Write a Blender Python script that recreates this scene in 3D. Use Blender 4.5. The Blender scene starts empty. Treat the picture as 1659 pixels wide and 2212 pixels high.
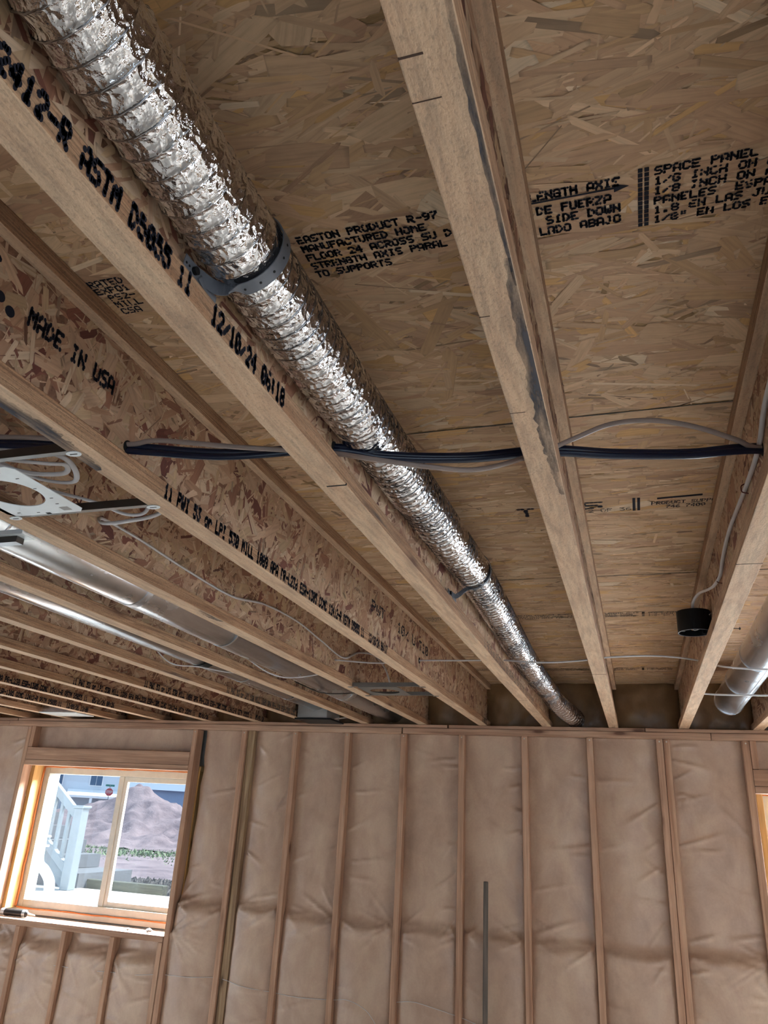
import bpy, bmesh, math, random
import numpy as np
from mathutils import Vector, Matrix

# ---------------------------------------------------------------- camera, world, lights, exposure
scene = bpy.context.scene
COL = scene.collection
random.seed(7)
RNG = np.random.default_rng(7)

cam_data = bpy.data.cameras.new('camera')
cam = bpy.data.objects.new('camera', cam_data)
COL.objects.link(cam)
cam_data.sensor_fit = 'VERTICAL'
cam_data.sensor_height = 24.0
cam_data.lens = 24.0 * 1622.76 / 2212.0
cam_data.clip_start = 0.02
cam_data.clip_end = 400.0
YAW, PITCH, ROLL = 0.3281, 0.3880, 0.0567
Rz = lambda a: Matrix.Rotation(a, 4, 'Z')
Rx = lambda a: Matrix.Rotation(a, 4, 'X')
cam.matrix_world = Matrix.Translation((0.125, -4.9829, -0.5985)) @ Rz(YAW) @ Rx(math.pi / 2 + PITCH) @ Rz(ROLL)
scene.camera = cam

world = bpy.data.worlds.new('daylight_sky')
scene.world = world
world.use_nodes = True
wn = world.node_tree.nodes
bg = wn.get('Background') or wn.new('ShaderNodeBackground')
bg.inputs['Color'].default_value = (0.62, 0.80, 1.0, 1)
bg.inputs['Strength'].default_value = 1.8

def sun_lamp(name, energy, direction, color, angle):
    l = bpy.data.lights.new(name, 'SUN'); l.energy = energy; l.color = color; l.angle = angle
    o = bpy.data.objects.new(name, l); COL.objects.link(o)
    o.rotation_euler = Vector(direction).to_track_quat('-Z', 'Y').to_euler()
    return o

def area_lamp(name, loc, direction, sx, sy, power, color):
    l = bpy.data.lights.new(name, 'AREA'); l.shape = 'RECTANGLE'; l.size = sx; l.size_y = sy
    l.energy = power; l.color = color
    o = bpy.data.objects.new(name, l); COL.objects.link(o)
    o.location = loc
    o.rotation_euler = Vector(direction).to_track_quat('-Z', 'Y').to_euler()
    return o

sun_lamp('sun', 9.5, (-0.42, -0.55, -1.0), (1.0, 0.95, 0.87), 0.01)
# daylight lamps: two far windows, plus unseen openings added to brighten the room
area_lamp('added_fill_patio_door', (1.1, -8.35, -1.35), (0, 1, 0.10), 2.6, 2.0, 25, (0.90, 0.95, 1.0))  # unseen door behind the camera, added as a fill source
area_lamp('added_fill_side_opening', (3.75, -3.6, -1.05), (-1, 0, 0.0), 2.4, 1.3, 32, (0.93, 0.96, 1.0))  # unseen opening on the right, added as a fill source
area_lamp('daylight_right_window', (1.55, 1.15, 0.35), (-0.1, -1, -0.95), 1.6, 1.0, 2300, (0.96, 0.97, 1.0))
area_lamp('daylight_right_horizon', (1.62, 0.66, -0.85), (0, -1, 0.15), 1.4, 0.9, 90, (0.84, 0.93, 1.0))
area_lamp('added_fill_third_window', (-5.60, 0.66, -0.85), (0, -1, 0.10), 1.1, 0.9, 90, (0.80, 0.92, 1.0))  # unseen window, added to put a bright streak on the ducts
area_lamp('daylight_left_window', (-3.65, 1.15, 0.35), (0.1, -1, -0.95), 1.6, 1.0, 2400, (0.96, 0.97, 1.0))
area_lamp('added_fill_left_door', (-6.55, -3.0, -1.35), (1, 0, 0.12), 3.0, 2.0, 45, (0.84, 0.93, 1.0))  # unseen door on the left, added to light joists and ducts

vs = scene.view_settings
vs.view_transform = 'Standard'
vs.look = 'None'
vs.exposure = -0.2
vs.gamma = 1.0
vs.use_curve_mapping = False
scene.cycles.use_denoising = True
scene.cycles.max_bounces = 6
scene.cycles.diffuse_bounces = 3
scene.cycles.glossy_bounces = 3
scene.cycles.use_adaptive_sampling = True
scene.cycles.adaptive_threshold = 0.15
scene.cycles.adaptive_min_samples = 20
scene.cycles.sample_clamp_indirect = 6.0

# ---------------------------------------------------------------- helpers
def lin(c):
    c = c / 255.0
    return c / 12.92 if c <= 0.04045 else ((c + 0.055) / 1.055) ** 2.4
def rgb(r, g, b): return (lin(r), lin(g), lin(b), 1.0)

def new_object(name, data, parent=None):
    o = bpy.data.objects.new(name, data); COL.objects.link(o)
    if parent is not None: o.parent = parent
    return o

def empty(name, loc=(0, 0, 0), label=None, cat=None, group=None, kind=None, parent=None):
    o = new_object(name, None, parent); o.location = loc
    o.empty_display_size = 0.05
    return tag(o, label, cat, group, kind)

def tag(o, label=None, cat=None, group=None, kind=None):
    if label: o['label'] = label
    if cat: o['category'] = cat
    if group: o['group'] = group
    if kind: o['kind'] = kind
    return o

class MB:
    """collects simple shapes for one mesh"""
    def __init__(self): self.v = []; self.f = []
    def add(self, v, f):
        n = len(self.v); self.v += [tuple(p) for p in v]; self.f += [tuple(i + n for i in q) for q in f]; return self
    def box(self, x0, x1, y0, y1, z0, z1, R=None):
        v = [(x0, y0, z0), (x1, y0, z0), (x1, y1, z0), (x0, y1, z0), (x0, y0, z1), (x1, y0, z1), (x1, y1, z1), (x0, y1, z1)]
        if R is not None: v = [tuple(R @ Vector(p)) for p in v]
        return self.add(v, [(0, 3, 2, 1), (4, 5, 6, 7), (0, 1, 5, 4), (1, 2, 6, 5), (2, 3, 7, 6), (3, 0, 4, 7)])
    def bar(self, a, b, w, h, up=(0, 0, 1)):
        a = Vector(a); b = Vector(b); d = (b - a).normalized(); u = Vector(up)
        s = d.cross(u).normalized(); u = s.cross(d)
        v = []
        for p in (a, b):
            for i, j in ((-1, -1), (1, -1), (1, 1), (-1, 1)): v.append(p + s * (i * w / 2) + u * (j * h / 2))
        return self.add(v, [(0, 1, 2, 3), (7, 6, 5, 4), (0, 4, 5, 1), (1, 5, 6, 2), (2, 6, 7, 3), (3, 7, 4, 0)])
    def tube(self, pts, rw, rh=None, n=10, up=(0, 0, 1), smooth=6, caps=True, twist=None):
        rh = rh or rw
        P = spline(pts, smooth) if smooth else [Vector(p) for p in pts]
        v = []; f = []
        prev = None
        for i, p in enumerate(P):
            d = (P[min(i + 1, len(P) - 1)] - P[max(i - 1, 0)]).normalized()
            if prev is None:
                s = d.cross(Vector(up))
                if s.length < 1e-3: s = d.cross(Vector((1, 0, 0)))
            else: s = prev - d * prev.dot(d)
            s.normalize(); prev = s
            u = s.cross(d)
            tw = twist(i / (len(P) - 1)) if twist else 0.0
            for k in range(n):
                a = 2 * math.pi * k / n
                x = math.cos(a) * rw; y = math.sin(a) * rh
                v.append(p + s * (x * math.cos(tw) - y * math.sin(tw)) + u * (x * math.sin(tw) + y * math.cos(tw)))
        for i in range(len(P) - 1):
            for k in range(n):
                f.append((i * n + k, i * n + (k + 1) % n, (i + 1) * n + (k + 1) % n, (i + 1) * n + k))
        if caps:
            f.append(tuple(range(n))[::-1]); f.append(tuple(range((len(P) - 1) * n, len(P) * n)))
        return self.add(v, f)
    def cyl(self, a, b, r, n=24, r2=None, caps=True):
        a = Vector(a); b = Vector(b); d = (b - a).normalized(); r2 = r if r2 is None else r2
        s = d.orthogonal().normalized(); u = d.cross(s)
        v = [a + (s * math.cos(2 * math.pi * k / n) + u * math.sin(2 * math.pi * k / n)) * r for k in range(n)]
        v += [b + (s * math.cos(2 * math.pi * k / n) + u * math.sin(2 * math.pi * k / n)) * r2 for k in range(n)]
        f = [(k, (k + 1) % n, n + (k + 1) % n, n + k) for k in range(n)]
        if caps: f += [tuple(range(n))[::-1], tuple(range(n, 2 * n))]
        return self.add(v, f)
    def prism(self, pts, y0, y1):
        """outline in x,z extruded along y"""
        n = len(pts)
        v = [(p[0], y0, p[1]) for p in pts] + [(p[0], y1, p[1]) for p in pts]
        f = [tuple(range(n)), tuple(range(n, 2 * n))[::-1]] + [(k, n + k, n + (k + 1) % n, (k + 1) % n) for k in range(n)]
        return self.add(v, f)
    def build(self, name, material, parent=None, bevel=0, smooth=False):
        me = bpy.data.meshes.new(name); me.from_pydata(self.v, [], self.f); me.update()
        if material: me.materials.append(material)
        if smooth:
            me.polygons.foreach_set('use_smooth', [True] * len(me.polygons))
        o = new_object(name, me, parent)
        if bevel:
            m = o.modifiers.new('bevel', 'BEVEL'); m.width = bevel; m.segments = 2; m.limit_method = 'ANGLE'
        return o

def spline(pts, k):
    P = [Vector(p) for p in pts]; out = []
    Q = [P[0] * 2 - P[1]] + P + [P[-1] * 2 - P[-2]]
    for i in range(1, len(Q) - 2):
        a, b, c, d = Q[i - 1:i + 3]
        for j in range(k):
            t = j / k
            out.append(0.5 * ((2 * b) + (c - a) * t + (2 * a - 5 * b + 4 * c - d) * t * t + (3 * b - a - 3 * c + d) * t ** 3))
    out.append(P[-1]); return out

def vnoise(x, y, seed, px=None):
    """smooth value noise; px = period in x"""
    r = np.random.default_rng(seed); T = r.random((256, 256))
    xi = np.floor(x).astype(int); yi = np.floor(y).astype(int); fx = x - xi; fy = y - yi
    fx = fx * fx * (3 - 2 * fx); fy = fy * fy * (3 - 2 * fy)
    x1 = xi + 1
    if px: xi = xi % px; x1 = x1 % px
    a = T[xi % 256, yi % 256]; b = T[x1 % 256, yi % 256]; c = T[xi % 256, (yi + 1) % 256]; d = T[x1 % 256, (yi + 1) % 256]
    return (a * (1 - fx) + b * fx) * (1 - fy) + (c * (1 - fx) + d * fx) * fy

# ---------------------------------------------------------------- materials
class NT:
    def __init__(self, name):
        self.m = bpy.data.materials.new(name); self.m.use_nodes = True
        self.t = self.m.node_tree; self.t.nodes.clear()
        self.out = self.n('ShaderNodeOutputMaterial'); self.b = self.n('ShaderNodeBsdfPrincipled')
        self.l(self.b.outputs[0], self.out.inputs[0])
    def n(self, t, **k):
        q = self.t.nodes.new(t)
        for a, v in k.items(): setattr(q, a, v)
        return q
    def l(self, a, b): self.t.links.new(a, b)
    def set(self, **k):
        for a, v in k.items(): self.b.inputs[a.replace('_', ' ')].default_value = v
        return self
    def coords(self, scale, kind='Object', rand=True, rot=(0, 0, 0)):
        tc = self.n('ShaderNodeTexCoord'); mp = self.n('ShaderNodeMapping')
        mp.inputs['Scale'].default_value = scale; mp.inputs['Rotation'].default_value = rot
        src = tc.outputs[kind]
        if rand:
            oi = self.n('ShaderNodeObjectInfo'); ma = self.n('ShaderNodeVectorMath', operation='SCALE')
            cb = self.n('ShaderNodeCombineXYZ')
            for i, s in enumerate((13.0, 29.0, 17.0)):
                mm = self.n('ShaderNodeMath', operation='MULTIPLY'); mm.inputs[1].default_value = s
                self.l(oi.outputs['Random'], mm.inputs[0]); self.l(mm.outputs[0], cb.inputs[i])
            ad = self.n('ShaderNodeVectorMath', operation='ADD')
            self.l(src, ad.inputs[0]); self.l(cb.outputs[0], ad.inputs[1]); src = ad.outputs[0]
        self.l(src, mp.inputs[0]); return mp.outputs[0]
    def noise(self, vec, scale, detail=4, rough=0.55, dist=0.0):
        q = self.n('ShaderNodeTexNoise'); q.inputs['Scale'].default_value = scale; q.inputs['Detail'].default_value = detail
        q.inputs['Roughness'].default_value = rough; q.inputs['Distortion'].default_value = dist
        self.l(vec, q.inputs['Vector']); return q.outputs['Fac']
    def ramp(self, fac, stops):
        q = self.n('ShaderNodeValToRGB'); e = q.color_ramp.elements
        while len(e) < len(stops): e.new(0.5)
        for i, (p, c) in enumerate(stops): e[i].position = p; e[i].color = c
        self.l(fac, q.inputs[0]); return q.outputs['Color']
    def mix(self, a, b, fac, mode='MIX'):
        q = self.n('ShaderNodeMix', data_type='RGBA', blend_type=mode)
        for s, v in ((q.inputs[6], a), (q.inputs[7], b), (q.inputs[0], fac)):
            if hasattr(v, 'node'): self.l(v, s)
            else: s.default_value = v
        return q.outputs[2]
    def math(self, op, a, b=0.0, clamp=False):
        q = self.n('ShaderNodeMath', operation=op, use_clamp=clamp)
        for s, v in ((q.inputs[0], a), (q.inputs[1], b)):
            if hasattr(v, 'node'): self.l(v, s)
            else: s.default_value = v
        return q.outputs[0]
    def color(self, c):
        if hasattr(c, 'node'): self.l(c, self.b.inputs['Base Color'])
        else: self.b.inputs['Base Color'].default_value = c
        return self
    def bump(self, h, strength, dist=0.002):
        q = self.n('ShaderNodeBump'); q.inputs['Strength'].default_value = strength; q.inputs['Distance'].default_value = dist
        self.l(h, q.inputs['Height']); self.l(q.outputs[0], self.b.inputs['Normal']); return self

def grey(v): return (v, v, v, 1)

def wood_material(name, pale, mid, dark, axis, rough=0.75, knots=True, fine=1.0, stain=0.0):
    """lumber; grain runs along axis (0,1,2)"""
    w = NT(name); w.set(Roughness=rough)
    sc = [34.0 * fine] * 3; sc[axis] = 1.3
    v = w.coords(sc)
    g = w.noise(v, 1.0, 7, 0.62, 0.5)
    c = w.ramp(g, [(0.28, dark), (0.47, mid), (0.68, pale)])
    sc2 = [150.0 * fine] * 3; sc2[axis] = 4.0
    g2 = w.noise(w.coords(sc2), 1.0, 3, 0.6)
    c = w.mix(c, w.ramp(g2, [(0.3, grey(0.62)), (0.62, grey(1.0))]), 0.55, 'MULTIPLY')
    g3 = w.noise(w.coords((2.2, 2.2, 2.2)), 1.0, 3)
    c = w.mix(c, w.ramp(g3, [(0.32, (0.78, 0.74, 0.72, 1)), (0.66, (1, 1, 1, 1))]), 0.7, 'MULTIPLY')
    oi = w.n('ShaderNodeObjectInfo')
    c = w.mix(c, w.ramp(oi.outputs['Random'], [(0, (0.86, 0.82, 0.78, 1)), (1, (1, 1, 1, 1))]), 0.8, 'MULTIPLY')
    if knots:
        ks = [9.0] * 3; ks[axis] = 2.6
        vo = w.n('ShaderNodeTexVoronoi', feature='F1'); w.l(w.coords(ks), vo.inputs['Vector']); vo.inputs['Scale'].default_value = 1.0
        vo.inputs['Randomness'].default_value = 1.0
        kn = w.ramp(vo.outputs['Distance'], [(0.06, grey(1)), (0.12, grey(0.35)), (0.2, grey(0))])
        c = w.mix(c, (dark[0] * 0.45, dark[1] * 0.38, dark[2] * 0.34, 1), kn)
    if stain:
        s = w.noise(w.coords((6.0 if axis != 0 else 1.2, 6.0 if axis != 1 else 1.2, 6.0 if axis != 2 else 1.2)), 1.0, 5, 0.6)
        c = w.mix(c, (0.06, 0.055, 0.055, 1), w.ramp(s, [(0.66, grey(0)), (0.74, grey(stain))]))
    w.color(c); w.bump(g2, 0.25, 0.002)
    return w.m

M = {}
def flange_material():
    w = NT('flange_lumber'); w.set(Roughness=0.8)
    g = w.noise(w.coords((22, 2.4, 22)), 1.0, 6, 0.62, 1.6)
    c = w.ramp(g, [(0.28, rgb(164, 122, 90)), (0.46, rgb(192, 152, 118)), (0.70, rgb(212, 178, 144))])
    g2 = w.noise(w.coords((90, 9, 330)), 1.0, 4, 0.65)
    c = w.mix(c, w.ramp(g2, [(0.38, grey(0.58)), (0.56, grey(1.0))]), 0.75, 'MULTIPLY')
    g3 = w.noise(w.coords((260, 160, 260)), 1.0, 2, 0.6)
    c = w.mix(c, w.ramp(g3, [(0.30, grey(0.55)), (0.46, grey(1.0))]), 0.75, 'MULTIPLY')
    g4 = w.noise(w.coords((7, 1.6, 7)), 1.0, 4, 0.6)
    c = w.mix(c, w.ramp(g4, [(0.34, (0.74, 0.68, 0.64, 1)), (0.62, (1, 1, 1, 1))]), 0.75, 'MULTIPLY')
    vo = w.n('ShaderNodeTexVoronoi', feature='F1'); w.l(w.coords((9, 2.2, 9)), vo.inputs['Vector']); vo.inputs['Scale'].default_value = 1.0
    kn = w.ramp(vo.outputs['Distance'], [(0.04, grey(1)), (0.10, grey(0.45)), (0.20, grey(0))])
    c = w.mix(c, rgb(108, 72, 50), kn)
    st = w.noise(w.coords((16, 1.1, 16)), 1.0, 5, 0.6)
    c = w.mix(c, rgb(74, 70, 72), w.ramp(st, [(0.66, grey(0)), (0.73, grey(0.7))]))
    # veneer paler, layered edges browner, with light from below worked into the tones
    ge = w.n('ShaderNodeNewGeometry'); sz = w.n('ShaderNodeSeparateXYZ'); w.l(ge.outputs['True Normal'], sz.inputs[0])
    face = w.math('GREATER_THAN', w.math('ABSOLUTE', sz.outputs[2]), 0.6)
    lay = w.noise(w.coords((4, 1.2, 420)), 1.0, 3, 0.7)
    edge = w.mix(w.mix(c, (0.84, 0.77, 0.71, 1), 1.0, 'MULTIPLY'), w.ramp(lay, [(0.40, grey(0.50)), (0.52, grey(1.0))]), 0.7, 'MULTIPLY')
    flat = w.mix(w.mix(c, rgb(230, 206, 178), 0.22), w.ramp(lay, [(0, grey(1)), (1, grey(1))]), 0.0)
    w.color(w.mix(edge, flat, face)); w.bump(g3, 0.7, 0.002); return w.m
M['flange'] = flange_material()
M['stud'] = wood_material('stud_lumber', rgb(214, 176, 148), rgb(192, 150, 122), rgb(150, 108, 84), 2)
M['plate'] = wood_material('plate_lumber', rgb(206, 168, 140), rgb(180, 140, 114), rgb(140, 102, 80), 0)
M['jamb'] = wood_material('yellow_jamb_lumber', rgb(236, 196, 130), rgb(222, 172, 104), rgb(176, 122, 66), 2, knots=True)
M['rough_post'] = wood_material('rough_post_lumber', rgb(190, 164, 128), rgb(150, 120, 90), rgb(90, 66, 48), 2)
M['stake'] = wood_material('weathered_stake', rgb(120, 108, 98), rgb(84, 76, 70), rgb(48, 42, 40), 2, knots=False)
M['timber'] = wood_material('landscape_timber', rgb(120, 124, 112), rgb(96, 100, 92), rgb(70, 74, 70), 0, knots=False)

def strand_material(name, rough=0.7, grain=0.55):
    w = NT(name); w.set(Roughness=rough)
    at = w.n('ShaderNodeAttribute', attribute_name='strand_color')
    uv = w.n('ShaderNodeUVMap', uv_map='grain'); ed = w.n('ShaderNodeUVMap', uv_map='edge')
    mp = w.n('ShaderNodeMapping'); mp.inputs['Scale'].default_value = (9, 170, 1); w.l(uv.outputs[0], mp.inputs[0])
    g = w.noise(mp.outputs[0], 1.0, 5, 0.6, 0.3)
    c = w.mix(at.outputs['Color'], w.ramp(g, [(0.30, grey(0.55)), (0.5, grey(0.92)), (0.7, grey(1.08))]), grain, 'MULTIPLY')
    mp2 = w.n('ShaderNodeMapping'); mp2.inputs['Scale'].default_value = (30, 60, 1); w.l(uv.outputs[0], mp2.inputs[0])
    g2 = w.noise(mp2.outputs[0], 1.0, 3)
    c = w.mix(c, w.ramp(g2, [(0.3, grey(0.8)), (0.6, grey(1.0))]), 0.5, 'MULTIPLY')
    sx = w.n('ShaderNodeSeparateXYZ'); w.l(ed.outputs[0], sx.inputs[0])
    e = w.math('MAXIMUM', w.math('ABSOLUTE', sx.outputs[0]), w.math('ABSOLUTE', sx.outputs[1]))
    er = w.ramp(e, [(0.90, grey(1.0)), (0.985, grey(0.62))])
    c = w.mix(c, er, 0.9, 'MULTIPLY')
    w.color(c); w.bump(g, 0.35, 0.001)
    return w.m
M['strand'] = strand_material('deck_strands')
M['web_strand'] = strand_material('web_strands', grain=0.65)

def osb_base(name, a, b):
    w = NT(name); w.set(Roughness=0.85)
    g = w.noise(w.coords((14, 60, 60)), 1.0, 6, 0.65, 0.4)
    w.color(w.ramp(g, [(0.3, a), (0.7, b)])); return w.m
M['osb'] = osb_base('osb_core', rgb(120, 92, 60), rgb(190, 156, 110))
M['web'] = osb_base('web_core', rgb(96, 62, 44), rgb(150, 110, 84))

def plain(name, c, rough=0.6, metal=0.0, bump=None, spec=0.5):
    w = NT(name); w.set(Roughness=rough, Metallic=metal); w.color(c)
    w.b.inputs['Specular IOR Level'].default_value = spec
    g = w.noise(w.coords((18, 18, 18)), 1.0, 4)
    w.color(w.mix(c, w.ramp(g, [(0.3, grey(0.82)), (0.65, grey(1.0))]), 0.6, 'MULTIPLY'))
    if bump: w.bump(w.noise(w.coords((bump[0],) * 3), 1.0, 4), bump[1], bump[2])
    return w.m
M['ink'] = plain('black_ink', rgb(30, 30, 40), 0.8, spec=0.2)
M['faint_ink'] = plain('faint_grey_ink', rgb(86, 78, 72), 0.8, spec=0.2)
M['white_cable'] = plain('white_cable_jacket', rgb(205, 200, 200), 0.4)
M['grey_cable'] = plain('grey_cable_jacket', rgb(150, 132, 124), 0.4)
M['black_cable'] = plain('blue_black_cable_jacket', rgb(16, 26, 50), 0.28)
M['strap'] = plain('grey_plastic_strap', rgb(96, 99, 106), 0.4)
M['black'] = plain('black_plastic', rgb(12, 12, 13), 0.5, spec=0.25)
M['black_hole'] = plain('dark_opening', rgb(10, 9, 9), 0.9)
M['white_metal'] = plain('white_painted_steel', rgb(226, 230, 230), 0.4)
M['dark_metal'] = plain('dark_hanger_steel', rgb(88, 84, 80), 0.35, 0.8)
M['grey_metal'] = plain('grey_hanger_steel', rgb(130, 128, 124), 0.45, 0.7)
M['copper'] = plain('bare_copper', rgb(200, 150, 110), 0.25, 1.0)
M['vinyl'] = plain('window_vinyl', rgb(228, 222, 208), 0.4)
M['orange_foam'] = plain('orange_spray_foam', rgb(206, 122, 66), 0.8, bump=(60, 0.8, 0.01))
M['staple'] = plain('brown_cable_staple', rgb(92, 26, 20), 0.5)
M['label_print'] = plain('grey_label', rgb(150, 146, 142), 0.6)
M['steel_nail'] = plain('steel_nail', rgb(70, 64, 60), 0.4, 0.9)
M['bright_nail'] = plain('bright_nail', rgb(210, 205, 195), 0.3, 0.9)

def galvanised():
    w = NT('galvanised_steel'); w.set(Metallic=1.0, Roughness=0.3)
    vo = w.n('ShaderNodeTexVoronoi', feature='F1'); w.l(w.coords((60, 25, 60)), vo.inputs['Vector']); vo.inputs['Scale'].default_value = 1
    c = w.mix((0.62, 0.64, 0.66, 1), (0.72, 0.74, 0.76, 1), vo.outputs['Color'])
    w.color(c)
    r = w.ramp(w.noise(w.coords((6, 3, 6)), 1, 4), [(0.3, grey(0.17)), (0.7, grey(0.30))])
    w.l(r, w.b.inputs['Roughness']); return w.m
M['galv'] = galvanised()

def foil():
    w = NT('crinkled_foil'); w.set(Metallic=1.0, Roughness=0.10)
    w.color((0.80, 0.79, 0.80, 1))
    vo = w.n('ShaderNodeTexVoronoi', feature='F1'); vo.inputs['Scale'].default_value = 1
    nz = w.n('ShaderNodeTexNoise'); nz.inputs['Scale'].default_value = 30
    tc = w.n('ShaderNodeTexCoord'); w.l(tc.outputs['Object'], nz.inputs['Vector'])
    ad = w.n('ShaderNodeVectorMath', operation='MULTIPLY_ADD'); w.l(nz.outputs['Color'], ad.inputs[0])
    ad.inputs[1].default_value = (0.02, 0.02, 0.02); w.l(tc.outputs['Object'], ad.inputs[2])
    mp = w.n('ShaderNodeMapping'); mp.inputs['Scale'].default_value = (110, 80, 110); w.l(ad.outputs[0], mp.inputs[0])
    w.l(mp.outputs[0], vo.inputs['Vector'])
    n2 = w.noise(w.coords((130, 150, 130), rand=False), 1.0, 3, 0.6)
    h = w.math('ADD', w.math('MULTIPLY', vo.outputs['Distance'], 0.9), w.math('MULTIPLY', n2, 0.6))
    w.bump(h, 0.8, 0.0032); return w.m
M['foil'] = foil()
M['foil_rib'] = plain('foil_covered_wire', (0.42, 0.41, 0.42, 1), 0.25, 1.0)
M['boot_metal'] = plain('dull_sheet_metal', rgb(176, 172, 168), 0.4, 0.45)
M['seam'] = plain('dark_painted_board_edge', rgb(28, 40, 44), 0.8)

def batt_material(name, a, b, c3, gloss=0.35):
    w = NT(name); w.set(Roughness=0.5)
    g = w.noise(w.coords((5, 5, 3.2)), 1.0, 5, 0.6, 0.4)
    c = w.ramp(g, [(0.28, a), (0.52, b), (0.75, c3)])
    g2 = w.noise(w.coords((90, 90, 90)), 1.0, 3)
    c = w.mix(c, w.ramp(g2, [(0.3, grey(0.88)), (0.7, grey(1.0))]), 0.6, 'MULTIPLY')
    w.color(c)
    w.b.inputs['Coat Weight'].default_value = gloss; w.b.inputs['Coat Roughness'].default_value = 0.28
    w.bump(w.noise(w.coords((16, 16, 9)), 1.0, 3, 0.5), 0.12, 0.008)
    return w.m
M['batt'] = batt_material('film_faced_batt', rgb(168, 136, 116), rgb(190, 158, 135), rgb(208, 179, 154), 0.5)
M['rim_batt'] = batt_material('rim_batt_brown', rgb(112, 84, 54), rgb(140, 108, 74), rgb(160, 130, 92), 0.2)
M['tape'] = plain('foil_tape', rgb(190, 190, 192), 0.3, 0.9, bump=(70, 0.6, 0.004))

def glass():
    w = NT('window_glass')
    w.t.nodes.remove(w.b)
    tr = w.n('ShaderNodeBsdfTransparent'); tr.inputs[0].default_value = (0.95, 0.98, 1.0, 1)
    gl = w.n('ShaderNodeBsdfGlossy'); gl.inputs['Roughness'].default_value = 0.02
    lw = w.n('ShaderNodeLayerWeight')
    fr = w.math('ADD', w.math('MULTIPLY', w.math('POWER', lw.outputs['Facing'], 4.0), 0.8), 0.008)
    mx = w.n('ShaderNodeMixShader'); w.l(fr, mx.inputs[0]); w.l(tr.outputs[0], mx.inputs[1]); w.l(gl.outputs[0], mx.inputs[2])
    w.l(mx.outputs[0], w.out.inputs[0]); return w.m
M['glass'] = glass()
M['concrete'] = plain('grey_concrete', rgb(198, 194, 186), 0.85, bump=(40, 0.3, 0.004))
M['slab'] = plain('pale_patio_concrete', rgb(214, 212, 208), 0.85)
M['step'] = plain('shaded_grey_step_concrete', rgb(120, 124, 130), 0.85)  # concrete toned darker to put shade on the steps
M['drywall'] = plain('plain_wall_sheathing', rgb(168, 146, 120), 0.9)
M['vinyl_white'] = plain('white_rail_vinyl', rgb(150, 160, 168), 0.5)

def soil(name, a, b, scale):
    w = NT(name); w.set(Roughness=0.95)
    g = w.noise(w.coords((scale,) * 3, rand=False), 1.0, 8, 0.68)
    w.color(w.ramp(g, [(0.32, a), (0.68, b)])); w.bump(g, 1.0, 0.08); return w.m
M['dirt'] = soil('red_brown_dirt', rgb(100, 90, 98), rgb(146, 132, 136), 1.6)  # lavender tint puts haze into the dirt colour
M['gravel'] = soil('grey_gravel', rgb(92, 92, 96), rgb(150, 148, 146), 9.0)
M['grass'] = plain('pale_green_grass', rgb(128, 146, 116), 0.9)
M['house_siding'] = plain('pale_blue_siding', rgb(196, 206, 216), 0.8)
M['house_grey'] = plain('slate_blue_siding', rgb(128, 146, 174), 0.8)
M['house_trim'] = plain('white_house_trim', rgb(222, 226, 230), 0.7)
M['house_roof'] = plain('blue_grey_roof', rgb(120, 136, 160), 0.9)
M['house_glass'] = plain('dark_house_pane', rgb(66, 92, 120), 0.3)
M['sign_red'] = plain('sign_red', rgb(186, 40, 52), 0.5)
M['sign_white'] = plain('sign_white', rgb(216, 216, 216), 0.5)
M['sign_green'] = plain('sign_green', rgb(40, 120, 110), 0.5)
M['tube_silver'] = plain('silver_tube_sleeve', rgb(150, 160, 165), 0.35, 0.3)

# ---------------------------------------------------------------- printed dot-matrix lettering
FONT = {' ': '0000000000', '!': '00005F0000', '"': '0007000700', '-': '0808080808', '.': '0060600000', '/': '2010080402',
 '0': '3E5149453E', '1': '00427F4000', '2': '4261514946', '3': '2141454B31', '4': '1814127F10', '5': '2745454539',
 '6': '3C4A494930', '7': '0171090503', '8': '3649494936', '9': '064949291E', ':': '0036360000', 'A': '7E1111117E',
 'B': '7F49494936', 'C': '3E41414122', 'D': '7F4141221C', 'E': '7F49494941', 'F': '7F09090901', 'G': '3E4149497A',
 'H': '7F0808087F', 'I': '00417F4100', 'J': '2040413F01', 'K': '7F08142241', 'L': '7F40404040', 'M': '7F020C027F',
 'N': '7F0408107F', 'O': '3E4141413E', 'P': '7F09090906', 'Q': '3E4151215E', 'R': '7F09192946', 'S': '4649494931',
 'T': '01017F0101', 'U': '3F4040403F', 'V': '1F2040201F', 'W': '3F4038403F', 'X': '6314081463', 'Y': '0708700807',
 'Z': '6151494543', 'o': '3844444438', 'r': '7C08040408', '|': '00007F0000', '=': '1414141414', '>': '0041221408', '#': '7F7F7F7F7F'}
for _k, _v in list(FONT.items()): FONT[_k] = [int(_v[i:i + 2], 16) for i in (0, 2, 4, 6, 8)]

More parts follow.
